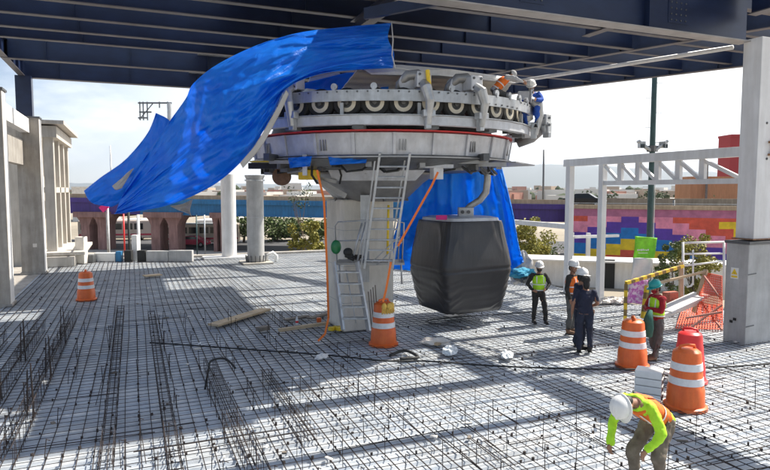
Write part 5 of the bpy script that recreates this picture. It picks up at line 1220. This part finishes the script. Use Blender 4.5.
    # vest
    if look.get('vest'):
        b = MB(); secs_ = [(pe+up*.02, .178, .142), (pe.lerp(ch, .45), .165, .132), (ch, .2, .145), (ch.lerp(nk, .45), .185, .13), (ch.lerp(nk, .68), .155, .115)]
        b.loft([[c+shx*(rx*math.cos(a))+fwd*(ry*math.sin(a)) for a in [2*math.pi*k/18 for k in range(18)]] for c, rx, ry in secs_])
        vo = fuse(b, 'vest', M[look['vest']], r, .013, 2, .01)
        for f in look.get('bands', (.12, .62)):
            c = pe.lerp(ch, f); e = pe.lerp(ch, f+.09); g_ = .012
            def rr_(t_):
                t_ = max(0, min(1, t_)); return (.18+(.165-.18)*min(1, t_/.45)+(.2-.165)*max(0, (t_-.45)/.55)+g_, .14+(.132-.14)*min(1, t_/.45)+(.145-.132)*max(0, (t_-.45)/.55)+g_)
            b = MB(); b.loft([[c_+shx*(q[0]*math.cos(a))+fwd*(q[1]*math.sin(a)) for a in [2*math.pi*k/24 for k in range(24)]] for c_, q in ((c, rr_(f)), (e, rr_(f+.12)))], cap=False); b.build('reflective_band', M['refl'], vo, True)
        for s_ in (-1, 1):
            for ff in (1, -1):
                b = MB(); q0 = pe.lerp(ch, .74)+shx*s_*.10+fwd*ff*.15; q1 = ch.lerp(nk, .55)+shx*s_*.10+fwd*ff*.125; b.beam(q0, q1, .03, .006, up=fwd); b.build('reflective_band', M['refl'], vo)
    # boots
    for sd_ in 'LR':
        an = V['an'+sd_]; toe = V.get('toe'+sd_, an+Vector((0, .17, -.05))); dirt_ = (toe-an); b = MB(); b.cap_(an+Z*.02, .055, an-Z*.03, .05); b.cap_(an-Z*.035, .048, toe, .042); fuse(b, 'boot', M[look['boots']], r, .012, 2)
        b = MB(); c = (an+toe)/2; dd = Vector((dirt_.x, dirt_.y, 0)); b.beam(Vector((an.x, an.y, min(toe.z, an.z)-.035))-dd.normalized()*.06, Vector((toe.x, toe.y, min(toe.z, an.z)-.035))+dd.normalized()*.045, .1, .025); b.build('sole', M['black'], r, bev=.01)
    if look.get('helmet'):
        b = MB(); rings = []
        for z, rr in ((-.005, 1.0), (.04, 1.0), (.08, .93), (.115, .75), (.14, .45), (.15, .06)):
            rings.append([hp(.118*rr*math.cos(a), -.005+.14*rr*math.sin(a), .055+z) for a in [2*math.pi*k/28 for k in range(28)]])
        b.loft(rings); b.loft([[hp(q_*.118*math.cos(a), -.005+.14*q_*math.sin(a)+(.055*max(0, math.sin(a))**2 if q_ > 1.05 else 0), .05+z) for a in [2*math.pi*k/28 for k in range(28)]] for q_, z in ((1.0, .0), (1.13, -.006), (1.13, .003), (1.0, .012))])
        b.tube([hp(0, -.14, .07), hp(0, -.11, .165), hp(0, 0, .208), hp(0, .11, .165), hp(0, .14, .07)], .014, 8)
        he = b.build('helmet', M[look['helmet']], r, True)
        b = MB(); b.tube([hp(-.085, .01, .03), hp(-.07, .05, -.07), hp(0, .075, -.115), hp(.07, .05, -.07), hp(.085, .01, .03)], .005, 6); b.build('chin_strap', M['black'], he, True)
    if look.get('cap'):
        b = MB(); b.ell(hp(0, -.005, .06), (.098, .115, .10), H3, 18, 10); b.box(hp(0, .12, .055), (.13, .1, .014), mat3=H3); b.build('cap', M[look['cap']], r, True)
    if look.get('mask'):
        b = MB(); b.ell(hp(0, .042, -.05), (.068, .072, .062), H3, 14, 10); b.build('face_mask', M[look['mask']], r, True)
    if look.get('gloves'):
        pass
    return r
def stand(**kw):
    J = dict(pelvis=(0, 0, .95), chest=(0, .0, 1.25), neck=(0, .01, 1.46), head=(0, .03, 1.60), shL=(-.18, 0, 1.38), shR=(.18, 0, 1.38),
             elL=(-.25, -.03, 1.10), elR=(.25, -.03, 1.10), wrL=(-.25, .06, .87), wrR=(.25, .06, .87), hipL=(-.085, 0, .90), hipR=(.085, 0, .90),
             knL=(-.11, .02, .49), knR=(.11, .02, .49), anL=(-.13, -.02, .09), anR=(.13, -.02, .09))
    J.update(kw); return J
def rz_to(dx, dy): return math.atan2(dy, dx)-math.pi/2
toCam = (-.384-.2, -.923)
# A: lime vest near the cabin, arms bent in front, weight on one leg
person('person in lime vest, white helmet and black mask standing right of the cabin', G(538, 324.5)+Z*.05, rz_to(-.35, -.95),
       stand(elL=(-.32, -.04, 1.13), elR=(.31, -.06, 1.12), wrL=(-.17, .12, .98), wrR=(.2, .1, .96), hdL=(-.11, .17, .97), hdR=(.14, .15, .94), anL=(-.2, .05, .09), knL=(-.16, .08, .5), anR=(.12, -.04, .09), face=(.2, 1, 0)),
       dict(trousers='darkc', shirt='darkc', vest='lime', boots='bootd', helmet='helm', mask='darkc', bands=(.0, .55)), .97)
# B: navy shirt with black cap, back to the viewer, right one of the trio
person('person in navy short sleeved shirt and dark cap, back to the camera', G(584, 354)+Z*.05, rz_to(.55, .80),
       stand(wrL=(-.28, .04, .87), elL=(-.27, -.04, 1.10), hdL=(-.28, .06, .78), wrR=(.1, .2, 1.0), elR=(.27, .02, 1.12), anL=(-.11, -.05, .09), anR=(.13, .03, .09), face=(-.3, 1, -.1)),
       dict(trousers='jeans', shirt='navyc', boots='bootd', cap='darkc', sleeve=.38, hair_len=.06), 1.0)
person('person with white helmet and dark clothes half hidden behind the navy shirt', G(579, 350)+Z*.05, rz_to(.85, -.25),
       stand(face=(-.25, 1, -.25), wrR=(.22, .15, .9), wrL=(-.2, .18, .95)), dict(trousers='jeans', shirt='navyc', boots='bootd', helmet='helm', sleeve=.4), 1.05)
person('person in orange vest and white helmet, furthest back of the three talking', G(570.5, 335)+Z*.05, rz_to(.5, -.85),
       stand(face=(.5, 1, -.1)), dict(trousers='greyc', shirt='darkc', vest='ovest', boots='boot', helmet='helm'), 1.07)
# E: teal helmet
person('person in teal helmet, dark red sweater and lime vest with arms folded', G(655.5, 361)+Z*.05, rz_to(-1, .12),
       stand(elL=(-.24, .1, 1.13), elR=(.24, .1, 1.13), wrL=(.02, .26, 1.16), wrR=(-.02, .28, 1.12), hdL=(.11, .24, 1.18), hdR=(-.11, .26, 1.13), head=(0, .06, 1.60), anL=(-.1, .1, .09), anR=(.1, -.08, .09), face=(.1, 1, -.28)),
       dict(trousers='greyc', shirt='redc', vest='lime', boots='boot', helmet='helmt', collar='redc', mask='redc'), .98)
c_ = G(655.5, 361); b = MB(); b.tube([c_+Vector((-.33, -.12, 1.18)), c_+Vector((-.40, -.15, 1.0)), c_+Vector((-.40, -.16, .80)), c_+Vector((-.36, -.14, .62))], [.05, .1, .11, .07], 10)
tag(b.build('cloth_bag', mat('dark green cloth', (.03, .12, .09), .9, 0, .2, 8, .3, 30), smooth=True), 'dark green cloth bag held by the worker in teal helmet', 'bag')
# F: foreground worker bending
wp = G(646, 494)
person('bending person with white helmet, lime sleeves and orange vest in the right foreground', wp+Z*.03, rz_to(-1.0, -.12),
       dict(pelvis=(0, -.22, .88), chest=(0, .10, 1.08), neck=(0, .30, 1.17), head=(0, .42, 1.15), shL=(-.19, .20, 1.13), shR=(.19, .20, 1.13),
            elL=(-.34, .20, .88), elR=(.27, .30, .86), wrL=(-.27, .36, .70), wrR=(.20, .42, .62), hdL=(-.24, .42, .62), hdR=(.17, .46, .54), curlL=(.9, 0, 0), curlR=(.9, 0, 0),
            hipL=(-.1, -.2, .84), hipR=(.1, -.2, .84), knL=(-.15, .02, .47), knR=(.16, .06, .47), anL=(-.17, -.12, .09), anR=(.19, -.02, .09), face=(0, .62, -.8)),
       dict(trousers='dusty', shirt='lime', vest='ovest', boots='boot', helmet='helm', bands=(.45,)), 1.02)
b = MB(); q = wp+Vector((.28, .0, 0)); b.tube([D(664, 452, 8.2), D(664, 432, 8.2)], .03, 8); b.tube([D(664, 434, 8.2), D(669, 425, 8.2)], .015, 6); tag(b.build('tie_tool', M['dgrey'], smooth=True), 'dark rebar tying tool held by the bending worker', 'tool')
# G, H: two workers on top of the station
pG = D(501, 100, 14.3)
person('person in orange vest with grey sleeves working on top of the station', pG-Z*.35, rz_to(.9, -.4),
       dict(pelvis=(0, -.18, .72), chest=(0, .04, .98), neck=(0, .2, 1.1), head=(0, .30, 1.16), shL=(-.18, .12, 1.08), shR=(.18, .12, 1.08), elL=(-.25, .38, 1.06), elR=(.25, .38, 1.02), wrL=(-.18, .62, 1.0), wrR=(.2, .6, .92),
            hipL=(-.1, -.16, .68), hipR=(.1, -.16, .68), knL=(-.16, .22, .55), knR=(.16, .2, .52), anL=(-.14, -.02, .14), anR=(.14, -.04, .14), face=(0, .8, -.6)),
       dict(trousers='greyc', shirt='greyk', vest='ovest', boots='boot', cap='greyk'), .8)
pH = D(532, 107, 15.2)
person('person in white helmet and blue shirt crouching at the right end of the station', pH-Z*.55, rz_to(-.7, -.7),
       dict(pelvis=(0, -.12, .5), chest=(0, .02, .78), neck=(0, .1, .95), head=(0, .16, 1.07), shL=(-.18, .06, .90), shR=(.18, .06, .90), elL=(-.28, .2, .72), elR=(.28, .2, .72), wrL=(-.18, .42, .7), wrR=(.16, .42, .66),
            hipL=(-.1, -.1, .46), hipR=(.1, -.1, .46), knL=(-.18, .26, .52), knR=(.18, .26, .5), anL=(-.14, .05, .12), anR=(.14, .03, .12), face=(0, .8, -.5)),
       dict(trousers='bluec', shirt='bluec', boots='bootd', helmet='helm', mask='greyk'), .95)
# ------------------------------------------------------------------ haze
b = MB(); b.box((2500, 5400, 300), (22000, 12000, 612)); hz = b.build('haze', None)
hm = bpy.data.materials.new('haze air'); hm.use_nodes = True; t = hm.node_tree; t.nodes.clear()
o_ = t.nodes.new('ShaderNodeOutputMaterial'); pv = t.nodes.new('ShaderNodeVolumePrincipled')
pv.inputs['Color'].default_value = (.80, .88, 1, 1); pv.inputs['Density'].default_value = .00011; pv.inputs['Anisotropy'].default_value = .3
t.links.new(pv.outputs[0], o_.inputs['Volume']); hz.data.materials.append(hm); hz['kind'] = 'stuff'
